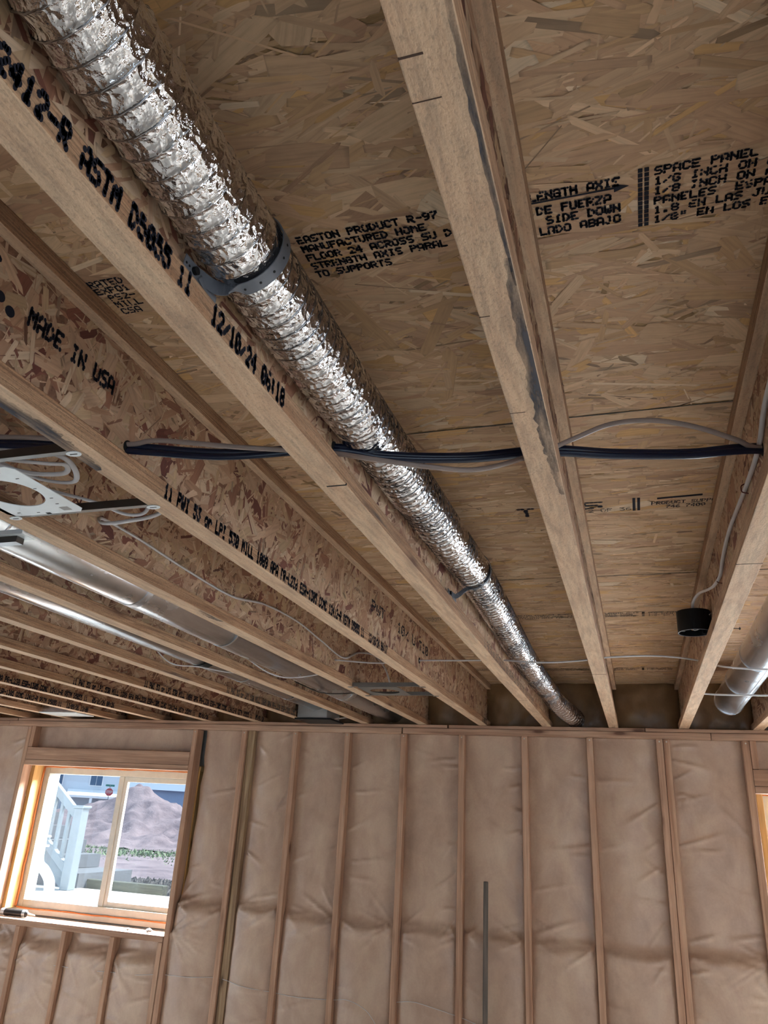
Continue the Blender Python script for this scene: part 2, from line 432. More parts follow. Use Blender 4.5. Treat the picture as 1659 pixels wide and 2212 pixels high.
def print_text(name, lines, org, ex, ey, adv, height, parent, material=None, pitch=None, fade=0.10, fat=1.22, seed=1, split=False):
    """lines of dot-matrix letters: org = top-left corner, ex = reading direction, ey = downwards"""
    r = random.Random(seed); org = Vector(org); ex = Vector(ex); ey = Vector(ey)
    dx = adv / 6.0; dy = height / 7.0; pitch = pitch or height * 1.35; o = None
    if split:
        for li, line in enumerate(lines):
            for ci, ch in enumerate(line):
                if ch != ' ': o = print_text('printed_letter', [ch], org + ex * (ci * adv) + ey * (li * pitch), ex, ey, adv, height, parent, material, pitch, fade, fat, seed + ci + 40 * li)
        return o
    mb = MB()
    for li, line in enumerate(lines):
        for ci, ch in enumerate(line):
            cols = FONT.get(ch, FONT[' '])
            for c in range(5):
                for b in range(7):
                    if cols[c] >> b & 1 and r.random() > fade:
                        u = ci * adv + (c + 0.5 + r.uniform(-.12, .12)) * dx; v = li * pitch + (b + 0.5 + r.uniform(-.12, .12)) * dy
                        a = dx * fat / 2 * r.uniform(.85, 1.15); d = dy * fat / 2 * r.uniform(.85, 1.15)
                        p = org + ex * u + ey * v
                        mb.add([p - ex * a - ey * d * .4, p - ex * a * .4 - ey * d, p + ex * a * .4 - ey * d, p + ex * a - ey * d * .4,
                                p + ex * a + ey * d * .4, p + ex * a * .4 + ey * d, p - ex * a * .4 + ey * d, p - ex * a + ey * d * .4], [tuple(range(8))])
    o = mb.build(name, material or M['ink'], parent)
    if material is M['faint_ink'] and len(lines[0]) > 1: o['kind'] = 'stuff'
    return o

# ---------------------------------------------------------------- wood strands of the boards (real overlapping flakes)
def strand_mesh(name, n, rect, mean, spread, palette, weights, Lr, Wr, to3d, material, parent, seed, hmax=0.0016, sliver=0.5):
    r = np.random.default_rng(seed); u0, u1, v0, v1 = rect
    cu = r.uniform(u0, u1, n); cv = r.uniform(v0, v1, n)
    L = r.uniform(Lr[0], Lr[1], n) * r.uniform(.5, 1.0, n); W = Wr[0] + (Wr[1] - Wr[0]) * r.random(n) ** 2.0
    sl = r.random(n) < sliver; W[sl] *= 0.28; L[sl] *= 0.8
    a = mean + r.normal(0, spread, n) + np.where(r.random(n) < 0.12, r.uniform(-1.5, 1.5, n), 0)
    j = np.minimum(L * .3, W * 1.2)
    s = np.stack([-L / 2, -L / 2 + j * r.random(n), L / 2 - j * r.random(n), L / 2, L / 2 - j * r.random(n), -L / 2 + j * r.random(n)], 1)
    t = np.stack([W * r.uniform(-.4, .4, n), -W / 2, -W / 2 * r.uniform(.6, 1, n), W * r.uniform(-.4, .4, n), W / 2, W / 2 * r.uniform(.6, 1, n)], 1)
    ca, sa = np.cos(a)[:, None], np.sin(a)[:, None]
    U = np.clip(cu[:, None] + s * ca - t * sa, u0, u1); V = np.clip(cv[:, None] + s * sa + t * ca, v0, v1)
    h0 = r.uniform(0.0002, hmax, n)[:, None]
    H = h0 + r.uniform(-.0022, .0022, n)[:, None] * s + r.uniform(-.02, .02, n)[:, None] * t
    H = np.clip(H, 0.0001, hmax * 1.3)
    co = to3d(U.ravel(), V.ravel(), H.ravel()).astype(np.float32)
    me = bpy.data.meshes.new(name)
    me.vertices.add(6 * n); me.vertices.foreach_set('co', co.ravel())
    me.loops.add(6 * n); me.loops.foreach_set('vertex_index', np.arange(6 * n, dtype=np.int32))
    me.polygons.add(n); me.polygons.foreach_set('loop_start', np.arange(0, 6 * n, 6, dtype=np.int32))
    me.update(calc_edges=True)
    pal = np.array(palette)[r.choice(len(palette), n, p=np.array(weights) / sum(weights))][:, :3] * r.uniform(.86, 1.08, n)[:, None]
    pal[sl] *= np.where(r.random(sl.sum()) < 0.12, 0.55, r.uniform(.9, 1.18, sl.sum()))[:, None]
    cc = np.ones((n, 6, 4), np.float32); cc[:, :, :3] = pal[:, None, :]
    at = me.color_attributes.new('strand_color', 'FLOAT_COLOR', 'CORNER'); at.data.foreach_set('color', cc.ravel())
    off = r.uniform(0, 50, (n, 2))
    g = np.stack([s + off[:, :1], t + off[:, 1:]], 2).astype(np.float32)
    me.uv_layers.new(name='grain').data.foreach_set('uv', g.ravel())
    e = np.stack([s / (L[:, None] / 2), t / (W[:, None] / 2)], 2).astype(np.float32)
    me.uv_layers.new(name='edge').data.foreach_set('uv', e.ravel())
    me.materials.append(material)
    o = new_object(name, me, parent); o['kind'] = 'stuff'
    return o

DECK_PAL = [rgb(206, 170, 134), rgb(200, 161, 126), rgb(214, 180, 144), rgb(198, 160, 119), rgb(208, 164, 110), rgb(180, 141, 110), rgb(228, 201, 168)]
DECK_W = [6, 6, 5, 4, 2, 1.3, 0.8]
WEB_PAL = [rgb(214, 178, 148), rgb(202, 164, 134), rgb(222, 192, 162), rgb(186, 144, 114), rgb(162, 112, 86), rgb(136, 82, 64), rgb(112, 58, 46), rgb(206, 174, 138)]
WEB_PAL = [(c[0] * 0.84, c[1] * 0.82, c[2] * 0.80, 1) for c in WEB_PAL]
WEB_W = [5, 5, 4, 4, 2, 1.3, 0.6, 4]

# ================================================================ STRUCTURE
S = 0.4064          # joist spacing
DZ = 0.2908         # underside of the deck above the joist bottoms
HW = 0.0285         # half flange width
RIMY = 0.15
XL, XR, YB, ZF = -6.3, 3.5, -8.2, -2.55
ROWS = [-8.315, -7.087, -5.859, -4.631, -3.4025, -2.1744, -0.9463, 0.40]

ceiling = empty('ceiling', (0, 0, 0), kind='structure')
for ri in range(len(ROWS) - 1):
    y0, y1 = ROWS[ri] + 0.002, ROWS[ri + 1] - 0.002
    cuts = [XL, -3 * S * 3, -3 * S, 3 * S, XR] if ri % 2 else [XL, -12 * S, -6 * S, 0.0, 6 * S, XR]
    for x0, x1 in zip(cuts[:-1], cuts[1:]):
        p = MB().box(x0 + 0.001, x1 - 0.001, y0, y1, DZ, DZ + 0.018).build('osb_panel', M['osb'], ceiling)
        a0, a1 = max(x0 + 0.001, -1.35), min(x1 - 0.001, 1.45)
        if a1 - a0 > 0.05 and y0 > -5.9:
            far = y0 > -3.5
            n = int((a1 - a0) * (y1 - y0) * (3000 if not far else 2800))
            strand_mesh('strands', n, (a0, a1, y0, y1), 0.0, 0.36 if not far else 0.16, DECK_PAL, DECK_W,
                        (0.07, 0.27), (0.008, 0.062), lambda u, v, h: np.stack([u, v, DZ - h], 1), M['strand'], p, 100 + ri * 7 + int(x0 * 3) % 50)
            # mill stamps down the middle of each sheet
    ym = (ROWS[ri] + ROWS[ri + 1]) / 2
# mill stamps (flat print) as parts of the ceiling boards
DX, DY, ZT = (1, 0, 0), (0, 1, 0), DZ - 0.0022
print_text('printed_text', ['EASTON PRODUCT R-97', 'MANUFACTURED HOME', 'FLOOR 24 ACROSS SU D', 'STRENGTH AXIS PARAL', 'TO SUPPORTS'], (-0.358, -4.103, ZT), DX, DY, 0.0128, 0.0155, ceiling, pitch=0.0215, fat=1.9, seed=3)
print_text('printed_text', [' LENGTH AXIS'], (0.014, -4.100, ZT), DX, DY, 0.0122, 0.0165, ceiling, fat=1.9, seed=4)
MB().bar((0.02, -4.080, ZT), (0.152, -4.080, ZT), 0.003, 0.0003).add([(0.15, -4.088, ZT), (0.172, -4.080, ZT), (0.15, -4.072, ZT)], [(0, 1, 2)]).build('printed_arrow', M['ink'], ceiling)
print_text('printed_text', ['DE FUERZA', ' SIDE DOWN', 'LADO ABAJO'], (0.034, -4.070, ZT), DX, DY, 0.0126, 0.0165, ceiling, pitch=0.0225, fat=1.9, seed=5)
for bx in (0.184, 0.193):
    mbx = MB()
    for k in range(13): mbx.box(bx, bx + 0.0065, -4.108 + k * 0.0092, -4.1005 + k * 0.0092, ZT, ZT + 0.0002)
    mbx.build('printed_bar', M['ink'], ceiling)
print_text('printed_text', ['SPACE PANEL EDGES', '1/8 INCH ON ALL', '1/8 INCH ON ALL', 'PANELES  ESPACIO', '1.8 EN LAS JUNTAS', '1/8" EN LOS ESPA'], (0.207, -4.106, ZT), DX, DY, 0.0126, 0.0150, ceiling, pitch=0.0196, fat=1.8, seed=6)
print_text('printed_text', ['RATED', 'EXPO1', ' PS2-', ' MILL', ' CSA'], (-0.785, -4.092, ZT), DX, DY, 0.0150, 0.0165, ceiling, pitch=0.0205, fat=1.5, seed=8, split=True)
print_text('printed_text', ['T'], (-0.17, -2.875, ZT), DX, DY, 0.06, 0.065, ceiling, fat=1.3, seed=9)
print_text('printed_text', ['S'], (0.02, -2.890, ZT), DX, DY, 0.07, 0.05, ceiling, fat=1.3, seed=10)
print_text('printed_text', ['1 2 OF 36'], (0.0, -2.835, ZT), DX, DY, 0.018, 0.024, ceiling, material=M['faint_ink'], seed=11, split=True)
for bx in (0.163, 0.176): MB().box(bx, bx + 0.008, -2.900, -2.805, ZT, ZT + 0.0002).build('printed_bar', M['ink'], ceiling)
print_text('printed_text', ['PRODUCT SUPPORT', '   746 7400'], (0.215, -2.862, ZT), DX, DY, 0.0135, 0.022, ceiling, pitch=0.03, fat=1.4, seed=12, split=True)
MB().bar((0.23, -2.885, ZT), (0.35, -2.892, ZT), 0.012, 0.0002).build('printed_bar', M['ink'], ceiling)
for yy, n0 in ((-1.64, 20), (-0.40, 30)):
    print_text('printed_text', ['EASTON PRODUCT R-97 ', 'MANUFACTURED HOME 24', 'STRENGTH AXIS PARALL'], (-0.36, yy, ZT), DX, DY, 0.0128, 0.018, ceiling, material=M['faint_ink'], pitch=0.026, fat=1.5, seed=n0)
    print_text('printed_text', ['LENGTH AXIS # SPACE PANEL', 'SIDE DOWN   # 1/8 INCH ON', 'LADO ABAJO  # 1/8" EN LOS'], (0.035, yy, ZT), DX, DY, 0.0128, 0.018, ceiling, material=M['faint_ink'], pitch=0.026, fat=1.5, seed=n0 + 1)
    print_text('printed_text', ['RATED', 'EXPO1', 'PS2-'], (-0.78, yy, ZT), DX, DY, 0.0150, 0.018, ceiling, material=M['faint_ink'], pitch=0.026, fat=1.5, seed=n0 + 2, split=True)

for yr in ROWS[2:-1]:
    n = 46; r_ = random.Random(int(yr * 100)); v = []; f = []
    for i in range(n + 1):
        x = -1.35 + 2.8 * i / n; a = r_.uniform(.0012, .0026); v += [(x, yr - a, DZ - 0.0021), (x, yr + a, DZ - 0.0021)]
    for i in range(n): f.append((2 * i, 2 * i + 1, 2 * i + 3, 2 * i + 2))
    MB().add(v, f).build('panel_seam', M['seam'], ceiling)

# floor and the walls that close the room
floor = MB().box(XL, XR, YB, 0.1, ZF - 0.1, ZF).build('floor', M['concrete']); tag(floor, kind='structure')
wl = empty('wall_left', kind='structure')
for b in ((YB, -4.55, ZF, DZ), (-1.45, 0.45, ZF, DZ), (-4.55, -1.45, -0.3, DZ)):
    MB().box(XL - 0.15, XL, b[0], b[1], b[2], b[3]).build('wall_section', M['drywall'], wl)
d2 = empty('added_door_2', (XL, -3.0, ZF), kind='structure')  # added glazed door, out of view, to carry the left fill light
for y in (-1.52, 0.0, 1.52): MB().box(-0.1, -0.04, y - 0.03, y + 0.03, 0, 2.24).build('door_stile', M['vinyl'], d2)
for z in (0.03, 2.21): MB().box(-0.1, -0.04, -1.49, 1.49, z - 0.03, z + 0.03).build('door_rail', M['vinyl'], d2)
for y in (-0.76, 0.76): MB().box(-0.075, -0.07, y - 0.73, y + 0.73, 0.06, 2.18).build('pane', M['glass'], d2)
wr = empty('wall_right', kind='structure')
for b in ((YB, -4.9, ZF, DZ), (-2.3, 0.45, ZF, DZ), (-4.9, -2.3, ZF, -1.75), (-4.9, -2.3, -0.35, DZ)):  # gap in the wall added to let the side fill in
    MB().box(XR, XR + 0.15, b[0], b[1], b[2], b[3]).build('wall_section', M['drywall'], wr)
wb = empty('wall_back', kind='structure')
for b in ((XL, -0.3, ZF, DZ), (2.5, XR, ZF, DZ), (-0.3, 2.5, -0.3, DZ)):
    MB().box(b[0], b[1], YB - 0.15, YB, b[2], b[3]).build('wall_section', M['drywall'], wb)
d1 = empty('added_door_1', (1.1, YB, ZF), kind='structure')  # added glazed door behind the camera, for the back fill light
for x in (-1.37, -0.03, 1.37): MB().box(x - 0.03, x + 0.03, -0.1, -0.04, 0, 2.24).build('door_stile', M['vinyl'], d1)
for z in (0.03, 2.21): MB().box(-1.37, 1.37, -0.1, -0.04, z - 0.03, z + 0.03).build('door_rail', M['vinyl'], d1)
for x in (-0.7, 0.67): MB().box(x - 0.63, x + 0.63, -0.075, -0.07, 0.06, 2.18).build('pane', M['glass'], d1)

# rim space beyond the plate: a brown batt stuffed in each joist bay
rim = empty('wall_rim', kind='structure')
for k in range(-13, 5):
    xa, xb = k * S + 0.008, (k + 1) * S - 0.008
    if xb > XR: continue
    nx, nz = 22, 16
    X, Z = np.meshgrid(np.linspace(xa, xb, nx), np.linspace(-0.02, DZ - 0.001, nz))
    s = (X - xa) / (xb - xa); q = (Z + 0.02) / (DZ + 0.02)
    Y = 0.155 - 0.03 * (4 * s * (1 - s)) ** .5 - 0.02 * (4 * q * (1 - q)) ** .5 + 0.03 * (vnoise(s * 4, q * 3, 50 + k) - .5) + 0.014 * (vnoise(s * 11, q * 8, 90 + k) - .5)
    v = np.stack([X, Y, Z], 2).reshape(-1, 3).tolist()
    f = [(j * nx + i, j * nx + i + 1, (j + 1) * nx + i + 1, (j + 1) * nx + i) for j in range(nz - 1) for i in range(nx - 1)]
    MB().add(v, f).build('rim_batt', M['rim_batt'], rim, smooth=True)
MB().box(XL, XR, 0.20, 0.26, -0.02, DZ).build('rim_board', M['osb'], rim)

# foundation wall behind the framing, open at two windows and the added third
W1X0, W1X1, W2X0, W2X1, WZ0, WZ1 = -4.36, -2.93, 0.80, 2.25, -1.345, -0.345
W3X0, W3X1 = -6.16, -5.02
wf = empty('wall_far', kind='structure')
fb = [(XL, W3X0 - 0.04, ZF, 0.0), (W3X1 + 0.04, W1X0 - 0.04, ZF, 0.0), (W1X1 + 0.04, W2X0 - 0.04, ZF, 0.0), (W2X1 + 0.04, XR, ZF, 0.0)]
for a, b in ((W3X0, W3X1), (W1X0, W1X1), (W2X0, W2X1)):
    fb += [(a - 0.04, b + 0.04, ZF, WZ0 - 0.04), (a - 0.04, b + 0.04, WZ1 + 0.04, 0.0)]
for x0, x1, z0, z1 in fb: MB().box(x0, x1, 0.20, 0.42, z0, z1).build('foundation_section', M['concrete'], wf)

# framing: plates, studs, headers, sills, cripples
SD = 0.089
def member(name, x0, x1, y0, y1, z0, z1, m='stud', parent=None):
    cx, cy, cz = (x0 + x1) / 2, (y0 + y1) / 2, (z0 + z1) / 2
    o = MB().box(x0 - cx, x1 - cx, y0 - cy, y1 - cy, z0 - cz, z1 - cz).build(name, M[m], parent or wf, bevel=0.003)
    o.location = (cx, cy, cz); return o
for a, b in ((XL, -4.62), (-4.62, -1.36), (-1.352, 0.55), (0.552, XR)):
    member('top_plate', a, b, 0.0, SD, -0.061, -0.0235, 'plate')
for a, b in ((XL, -4.55), (-4.545, -1.05), (-1.04, 0.18), (0.185, XR)):
    member('top_plate', a, b, 0.005, SD, -0.0225, -0.0005, 'plate')
STUDS = [-2.545, -2.147, -1.763, -1.3636, -0.9705, -0.566, -0.166, 0.2408]
for i, x in enumerate(STUDS):
    member('stud', x, x + 0.038, 0.0, SD, ZF + 0.04, -0.062)
member('stud', 0.281, 0.319, 0.012, SD + 0.01, ZF + 0.04, -0.062)            # doubled stud
member('rough_post', -2.503, -2.450, 0.018, SD + 0.02, ZF + 0.04, -0.062, 'rough_post')
for x in (-2.943, -4.428, 0.715): member('stud', x, x + 0.038, 0.0, SD, ZF + 0.04, -0.062)
member('stud', -4.83, -4.792, 0.0, SD, ZF + 0.04, -0.062)
member('stud', -4.98, -4.942, 0.0, SD, ZF + 0.04, -0.062)
member('stud', -6.24, -6.202, 0.0, SD, ZF + 0.04, -0.062)
member('stud', 2.29, 2.328, 0.0, SD, ZF + 0.04, -0.062)
member('stud', 2.69, 2.728, 0.0, SD, ZF + 0.04, -0.062)
member('stud', 3.09, 3.128, 0.0, SD, ZF + 0.04, -0.062)
member('bottom_plate', XL, XR, 0.0, SD, ZF, ZF + 0.038, 'plate')
for xa, xb in ((-6.201, -4.981), (-4.389, -2.944), (0.754, 2.289)):
    member('header', xa, xb, 0.0, 0.038, -0.310, -0.221, 'plate')
    member('header', xa, xb, 0.0, SD, -0.350, -0.312, 'plate')
    member('sill_plate', xa, xb, -0.004, 0.19, -1.428, -1.390, 'plate')
    member('short_stud', xa + 0.001, xa + 0.036, 0.0, SD, -0.219, -0.062)
for x in (-4.15, -3.752, -3.358, -2.983, 0.756, 1.16, 1.56, 1.96): member('cripple_stud', x, x + 0.036, 0.0, SD, ZF + 0.04, -1.430)
# timber buck lining the window openings
for xa, xb in ((W3X0, W3X1), (W1X0, W1X1), (W2X0, W2X1)):
    MB().box(xa - 0.035, xa, SD + 0.002, 0.30, WZ0, WZ1).build('buck_jamb', M['jamb'], wf, bevel=0.002)
    MB().box(xb, xb + 0.035, SD + 0.002, 0.30, WZ0, WZ1).build('buck_jamb', M['jamb'], wf, bevel=0.002)
    MB().box(xa - 0.035, xb + 0.035, SD + 0.002, 0.30, WZ1, WZ1 + 0.035).build('buck_head', M['jamb'], wf, bevel=0.002)
    MB().box(xa - 0.035, xb + 0.035, 0.195, 0.30, WZ0 - 0.035, WZ0).build('buck_sill', M['vinyl'], wf, bevel=0.002)
    # foam bead between buck and window
    pts = [(xa + 0.004, 0.195, WZ0 + 0.01 + t * (WZ1 - WZ0 - 0.02) / 14) for t in range(15)]
    MB().tube([(p[0] + random.uniform(-.002, .003), p[1] + random.uniform(-.004, .004), p[2]) for p in pts], 0.009, n=8).build('foam_bead', M['orange_foam'], wf, smooth=True)
    pts = [(xa + 0.01 + t * (xb - xa - 0.02) / 18, 0.195, WZ1 - 0.004) for t in range(19)]
    MB().tube([(p[0], p[1] + random.uniform(-.004, .004), p[2] + random.uniform(-.003, .002)) for p in pts], 0.005, n=8).build('foam_bead', M['orange_foam'], wf, smooth=True)
    pts = [(xa + 0.01 + t * (xb - xa - 0.02) / 18, 0.195, WZ0 + 0.004) for t in range(19)]
    MB().tube([(p[0], p[1] + random.uniform(-.004, .004), p[2] + random.uniform(-.003, .002)) for p in pts], 0.005, n=8).build('foam_bead', M['orange_foam'], wf, smooth=True)
# torn film edge hanging beside the left jamb
pts = [(W1X0 - 0.04 + 0.008 * math.sin(t * 1.7), 0.094 + 0.006 * math.sin(t * 2.3), WZ0 - 0.02 + t * 1.03 / 16) for t in range(17)]
MB().tube(pts, 0.006, 0.003, n=8).build('film_edge', M['white_metal'], wf, smooth=True)

# insulation: film-faced blankets hanging behind the studs, fuller below the ledge
def sstep(a, b, x):
    t = np.clip((x - a) / (b - a), 0, 1); return t * t * (3 - 2 * t)
def batt(x0, x1, z0, z1, seed, ledge=-1.15, folds=14, top_y=0.056, low_y=0.034, focus=None, tear=0.0):
    r = np.random.default_rng(seed)
    nx = max(14, int((x1 - x0) / 0.009)); nz = int((z1 - z0) / 0.011)
    X, Z = np.meshgrid(np.linspace(x0, x1, nx), np.linspace(z0, z1, nz))
    s = (X - x0) / (x1 - x0); par = 4 * s * (1 - s)
    if tear: X = X + tear * (1 - s) ** 2 * sstep(-1.42, -0.75, Z) * (0.8 + 0.4 * vnoise(Z * 9 + 50, s * 0, 77))
    zl = ledge + 0.02 * (vnoise(s * 2, s * 0, seed) - .5) - 0.015 * par
    low = sstep(zl + 0.035, zl - 0.085, Z) if ledge is not None else 0 * Z
    Y = top_y - (top_y - low_y) * low - 0.012 * par ** .6 * (1 - low) - 0.026 * par ** .55 * low
    Y -= 0.009 * np.exp(-((Z - zl + 0.045) / 0.035) ** 2) * par
    Y += 0.010 * (vnoise(s * 2.2, Z * 4 + 40, seed + 1) - .5) + 0.005 * (vnoise(s * 6, Z * 13 + 40, seed + 2) - .5)
    for i in range(folds):
        if focus is not None and r.random() < 0.7:
            px, pz = focus; ang = r.uniform(-2.6, 0.9)
        else:
            side = r.integers(0, 2); px = x0 if side == 0 else x1
            pz = ledge + r.normal(-0.03, 0.02) if r.random() < 0.5 else r.uniform(max(z0, -2.0), z1)
            ang = r.normal(-0.35 if r.random() < .6 else 0.25, 0.3); ang = ang if side == 0 else math.pi - ang
        ln = r.uniform(0.10, 0.34); wd = r.uniform(0.0035, 0.008)
        dx, dz = math.cos(ang), math.sin(ang)
        al = (X - px) * dx + (Z - pz) * dz; ac = -(X - px) * dz + (Z - pz) * dx + 0.03 * (al / ln) ** 2 * r.uniform(-1, 1)
        w = wd * (0.5 + 1.6 * np.clip(al / ln, 0, 1))
        amp = r.uniform(.005, .0115)
        Y -= amp * np.exp(-(ac / w) ** 2) * sstep(-0.01, 0.03, al) * (1 - sstep(ln * .4, ln, al))
    Y = np.maximum(Y, 0.004)
    v = np.stack([X, Y, Z], 2).reshape(-1, 3).tolist()
    f = [(j * nx + i, j * nx + i + 1, (j + 1) * nx + i + 1, (j + 1) * nx + i) for j in range(nz - 1) for i in range(nx - 1)]
    return MB().add(v, f).build('insulation_batt', M['batt'], wf, smooth=True)
edges = [-2.905, -2.545, -2.147, -1.763, -1.3636, -0.9705, -0.566, -0.166, 0.2408]
batt(-2.905, -2.546, ZF + 0.04, -0.062, 301, folds=44, focus=(-2.90, -1.36), top_y=0.07, tear=0.045)
batt(-2.450, -2.148, ZF + 0.04, -0.062, 302, folds=26)
for i in range(2, 8):
    batt(edges[i] + 0.0385, edges[i + 1] - 0.0005, ZF + 0.04, -0.062, 303 + i, ledge=-1.165 - 0.002 * i, folds=18)
batt(0.319, 0.7145, ZF + 0.04, -0.062, 320, folds=34, ledge=-1.17)
batt(-4.79, -4.429, ZF + 0.04, -0.062, 321, folds=14)
batt(-6.2, -4.981, ZF + 0.04, -1.432, 322, ledge=-1.5, folds=14)
for a, b in ((-4.389, -4.151), (-4.113, -3.753), (-3.715, -3.359), (-3.321, -2.984), (0.79, 1.159), (1.197, 1.559), (1.6, 1.959), (2.0, 2.288)):
    batt(a, b, ZF + 0.04, -1.432, int(400 + a * 10), ledge=-1.50, folds=16, top_y=0.075, low_y=0.035)
for a, b in ((-6.2, -4.981), (-4.352, -2.944), (0.79, 2.289)):
    MB().box(a, b, 0.062, 0.068, -0.221, -0.062).build('insulation_strip', M['batt'], wf)

# nails at the stud heads
for x in STUDS + [0.281, -2.943, -4.428, 0.715]:
    MB().cyl((x + 0.019, -0.002, -0.078), (x + 0.019, 0.004, -0.078), 0.0045, 10).build('nail_head', M['bright_nail'], wf)

# windows
def window(name, xa, xb):
    w = empty(name, (xa, 0.0, WZ0), kind='structure')
    W_, H_ = xb - xa, WZ1 - WZ0; g_ = 0.003
    y0, y1 = 0.205, 0.28
    for nm, b in (('frame_jamb', (g_, 0.055, g_, H_ - g_)), ('frame_jamb', (W_ - 0.055, W_ - g_, g_, H_ - g_)),
                  ('frame_head', (0.055, W_ - 0.055, H_ - 0.055, H_ - g_)), ('frame_sill', (0.055, W_ - 0.055, g_, 0.058))):
        MB().box(b[0], b[1], y0, y1, b[2], b[3]).build(nm, M['vinyl'], w, bevel=0.003)
    xm = W_ * 0.505
    MB().box(xm - 0.022, xm + 0.022, y0 + 0.012, y1 - 0.01, 0.058, H_ - 0.055).build('meeting_stile', M['vinyl'], w, bevel=0.003)
    sash = empty('sash', (0, 0, 0), parent=w)
    a, b, c, d = xm + 0.023, W_ - 0.056, 0.059, H_ - 0.056
    for nm, q in (('sash_stile', (a, a + 0.03, c, d)), ('sash_stile', (b - 0.03, b, c, d)), ('sash_rail', (a + 0.03, b - 0.03, c, c + 0.035)), ('sash_rail', (a + 0.03, b - 0.03, d - 0.035, d))):
        MB().box(q[0], q[1], y0 + 0.018, y1 - 0.03, q[2], q[3]).build(nm, M['vinyl'], sash, bevel=0.002)
    MB().box(a + 0.03, b - 0.03, 0.238, 0.242, c + 0.035, d - 0.035).build('pane', M['glass'], sash)
    MB().box(0.055, xm - 0.022, 0.258, 0.262, 0.058, H_ - 0.055).build('pane', M['glass'], w)
    return w
window('window_1', W1X0, W1X1)
window('window_2', W2X0, W2X1)
window('added_window_3', W3X0, W3X1)  # added out of view for its reflection in the ducts

# ================================================================ JOISTS
JY0, JY1 = -7.9, 0.13
JLABEL = {
 2: 'wooden I-joist at the right edge, right of the plain galvanized pipe',
 1: 'wooden I-joist carrying the black round electrical box',
 0: 'wooden I-joist with dark stained edge, right of the foil flex duct',
 -1: 'wooden I-joist printed 12/10/24 06:18 running beside the foil flex duct',
 -2: 'wooden I-joist printed 12/10/24 06:17 with MADE IN USA on its web',
 -3: 'wooden I-joist between the white light mounting plate and the longer galvanized duct',
 -4: 'wooden I-joist between the two galvanized ducts',
 -5: 'wooden I-joist left of the galvanized duct that ends in a boot',
 -6: 'wooden I-joist, second to the left of the boot duct',
 -7: 'wooden I-joist whose print starts 11 PWI, third left of the boot duct',
 -8: 'wooden I-joist printed 05/01/26, fourth left of the boot duct',
 -9: 'wooden I-joist printed 12/09/26, just right of the white register box',
 -10: 'wooden I-joist just left of the white register box',
 -11: 'wooden I-joist, second to the left of the white register box',
 -12: 'wooden I-joist, third to the left of the white register box'}
STR = '11 PWI 53 or LPI 530 MILL 1089 APA PR-L238 ESR-1305 CCMC 12412-R ASTM D5055 11   '
def joist(k):
    j = empty('i_joist', (k * S, 0, 0), JLABEL[k], 'joist', 'floor joists overhead')
    fl = MB().box(-HW, HW, JY0, JY1, 0.0, 0.038)
    fl.build('bottom_flange', M['flange'], j, bevel=0.002)
    MB().box(-HW, HW, JY0, JY1, DZ - 0.040, DZ - 0.0025).build('top_flange', M['flange'], j, bevel=0.002)
    MB().box(-0.005, 0.005, JY0, JY1, 0.0385, DZ - 0.0405).build('web', M['web'], j)
    sgn = 1 if k <= 0 else -1
    dens = 4200 if k in (-2, -1, 1, -3) else (3200 if k >= -5 else 2400)
    ya = -5.2 if k >= -2 else (-4.4 if k >= -4 else -3.2)
    n = int((0.13 - ya) * 0.212 * dens)
    strand_mesh('strands', n, (ya, 0.13, 0.0385, DZ - 0.0405), 0.3 if k != -2 else 0.9, 0.75, WEB_PAL, WEB_W, (0.04, 0.16), (0.006, 0.052),
                lambda u, v, h: np.stack([sgn * (0.005 + h), u, v], 1), M['web_strand'], j, 500 + k, hmax=0.0012)
    if k >= -2:
        strand_mesh('strands', n // 2, (ya, 0.13, 0.0385, DZ - 0.0405), 0.3, 0.75, WEB_PAL, WEB_W, (0.04, 0.16), (0.006, 0.052),
                    lambda u, v, h: np.stack([-sgn * (0.005 + h), u, v], 1), M['web_strand'], j, 700 + k, hmax=0.0012)
    return j
J = {k: joist(k) for k in range(-12, 3)}
XF = HW + 0.0004
def flange_print(k, text, y_end, adv=0.0166, h=0.031, m=None, fat=2.1, z=0.0350, seed=0):
    return print_text('printed_text', [text], (XF, y_end - adv * len(text), z), (0, 1, 0), (0, 0, -1), adv, h, J[k], material=m, fat=fat, seed=seed + 60 - k)
flange_print(-1, STR + '12/10/24 06:18', -4.035, adv=0.0167)
flange_print(-2, STR + '12/10/24 06:17', -2.175)
flange_print(-1, STR, -0.75, adv=0.0190, m=M['faint_ink'], fat=1.2, seed=5)
flange_print(-2, '11 PWI 53', -0.02, m=M['faint_ink'], seed=6)
flange_print(-6, STR + '05/01/26', 0.05)
flange_print(-7, STR + '05/01/26', -0.03)
flange_print(-8, STR + '05/01/26 00:26', -0.58)
flange_print(-9, STR + '12/09/26 12:00', -0.33)
flange_print(-5, STR, 0.1, m=M['faint_ink'])
print_text('printed_text', ['MADE IN USA'], (0.0068, -4.172, 0.178), (0, 1, 0), (0, 0, -1), 0.0215, 0.034, J[-2], fat=1.8, seed=70, split=True)
print_text('printed_text', ['PWT   10/ U T10'], (0.0068, -2.33, 0.185), (0, 1, 0), (0, 0, -1), 0.058, 0.045, J[-2], fat=1.35, fade=0.15, seed=71, split=True)
print_text('printed_text', ['PWT'], (0.0068, -4.42, 0.215), (0, 1, 0), (0, 0, -1), 0.058, 0.05, J[-2], fat=1.8, seed=72, split=True)
for yy in (-4.27, -4.235, -4.21):
    MB().cyl((0.0064, yy, 0.16 + 0.02 * math.sin(yy * 60)), (0.0069, yy, 0.16 + 0.02 * math.sin(yy * 60)), 0.010, 14).build('ink_blot', M['ink'], J[-2])
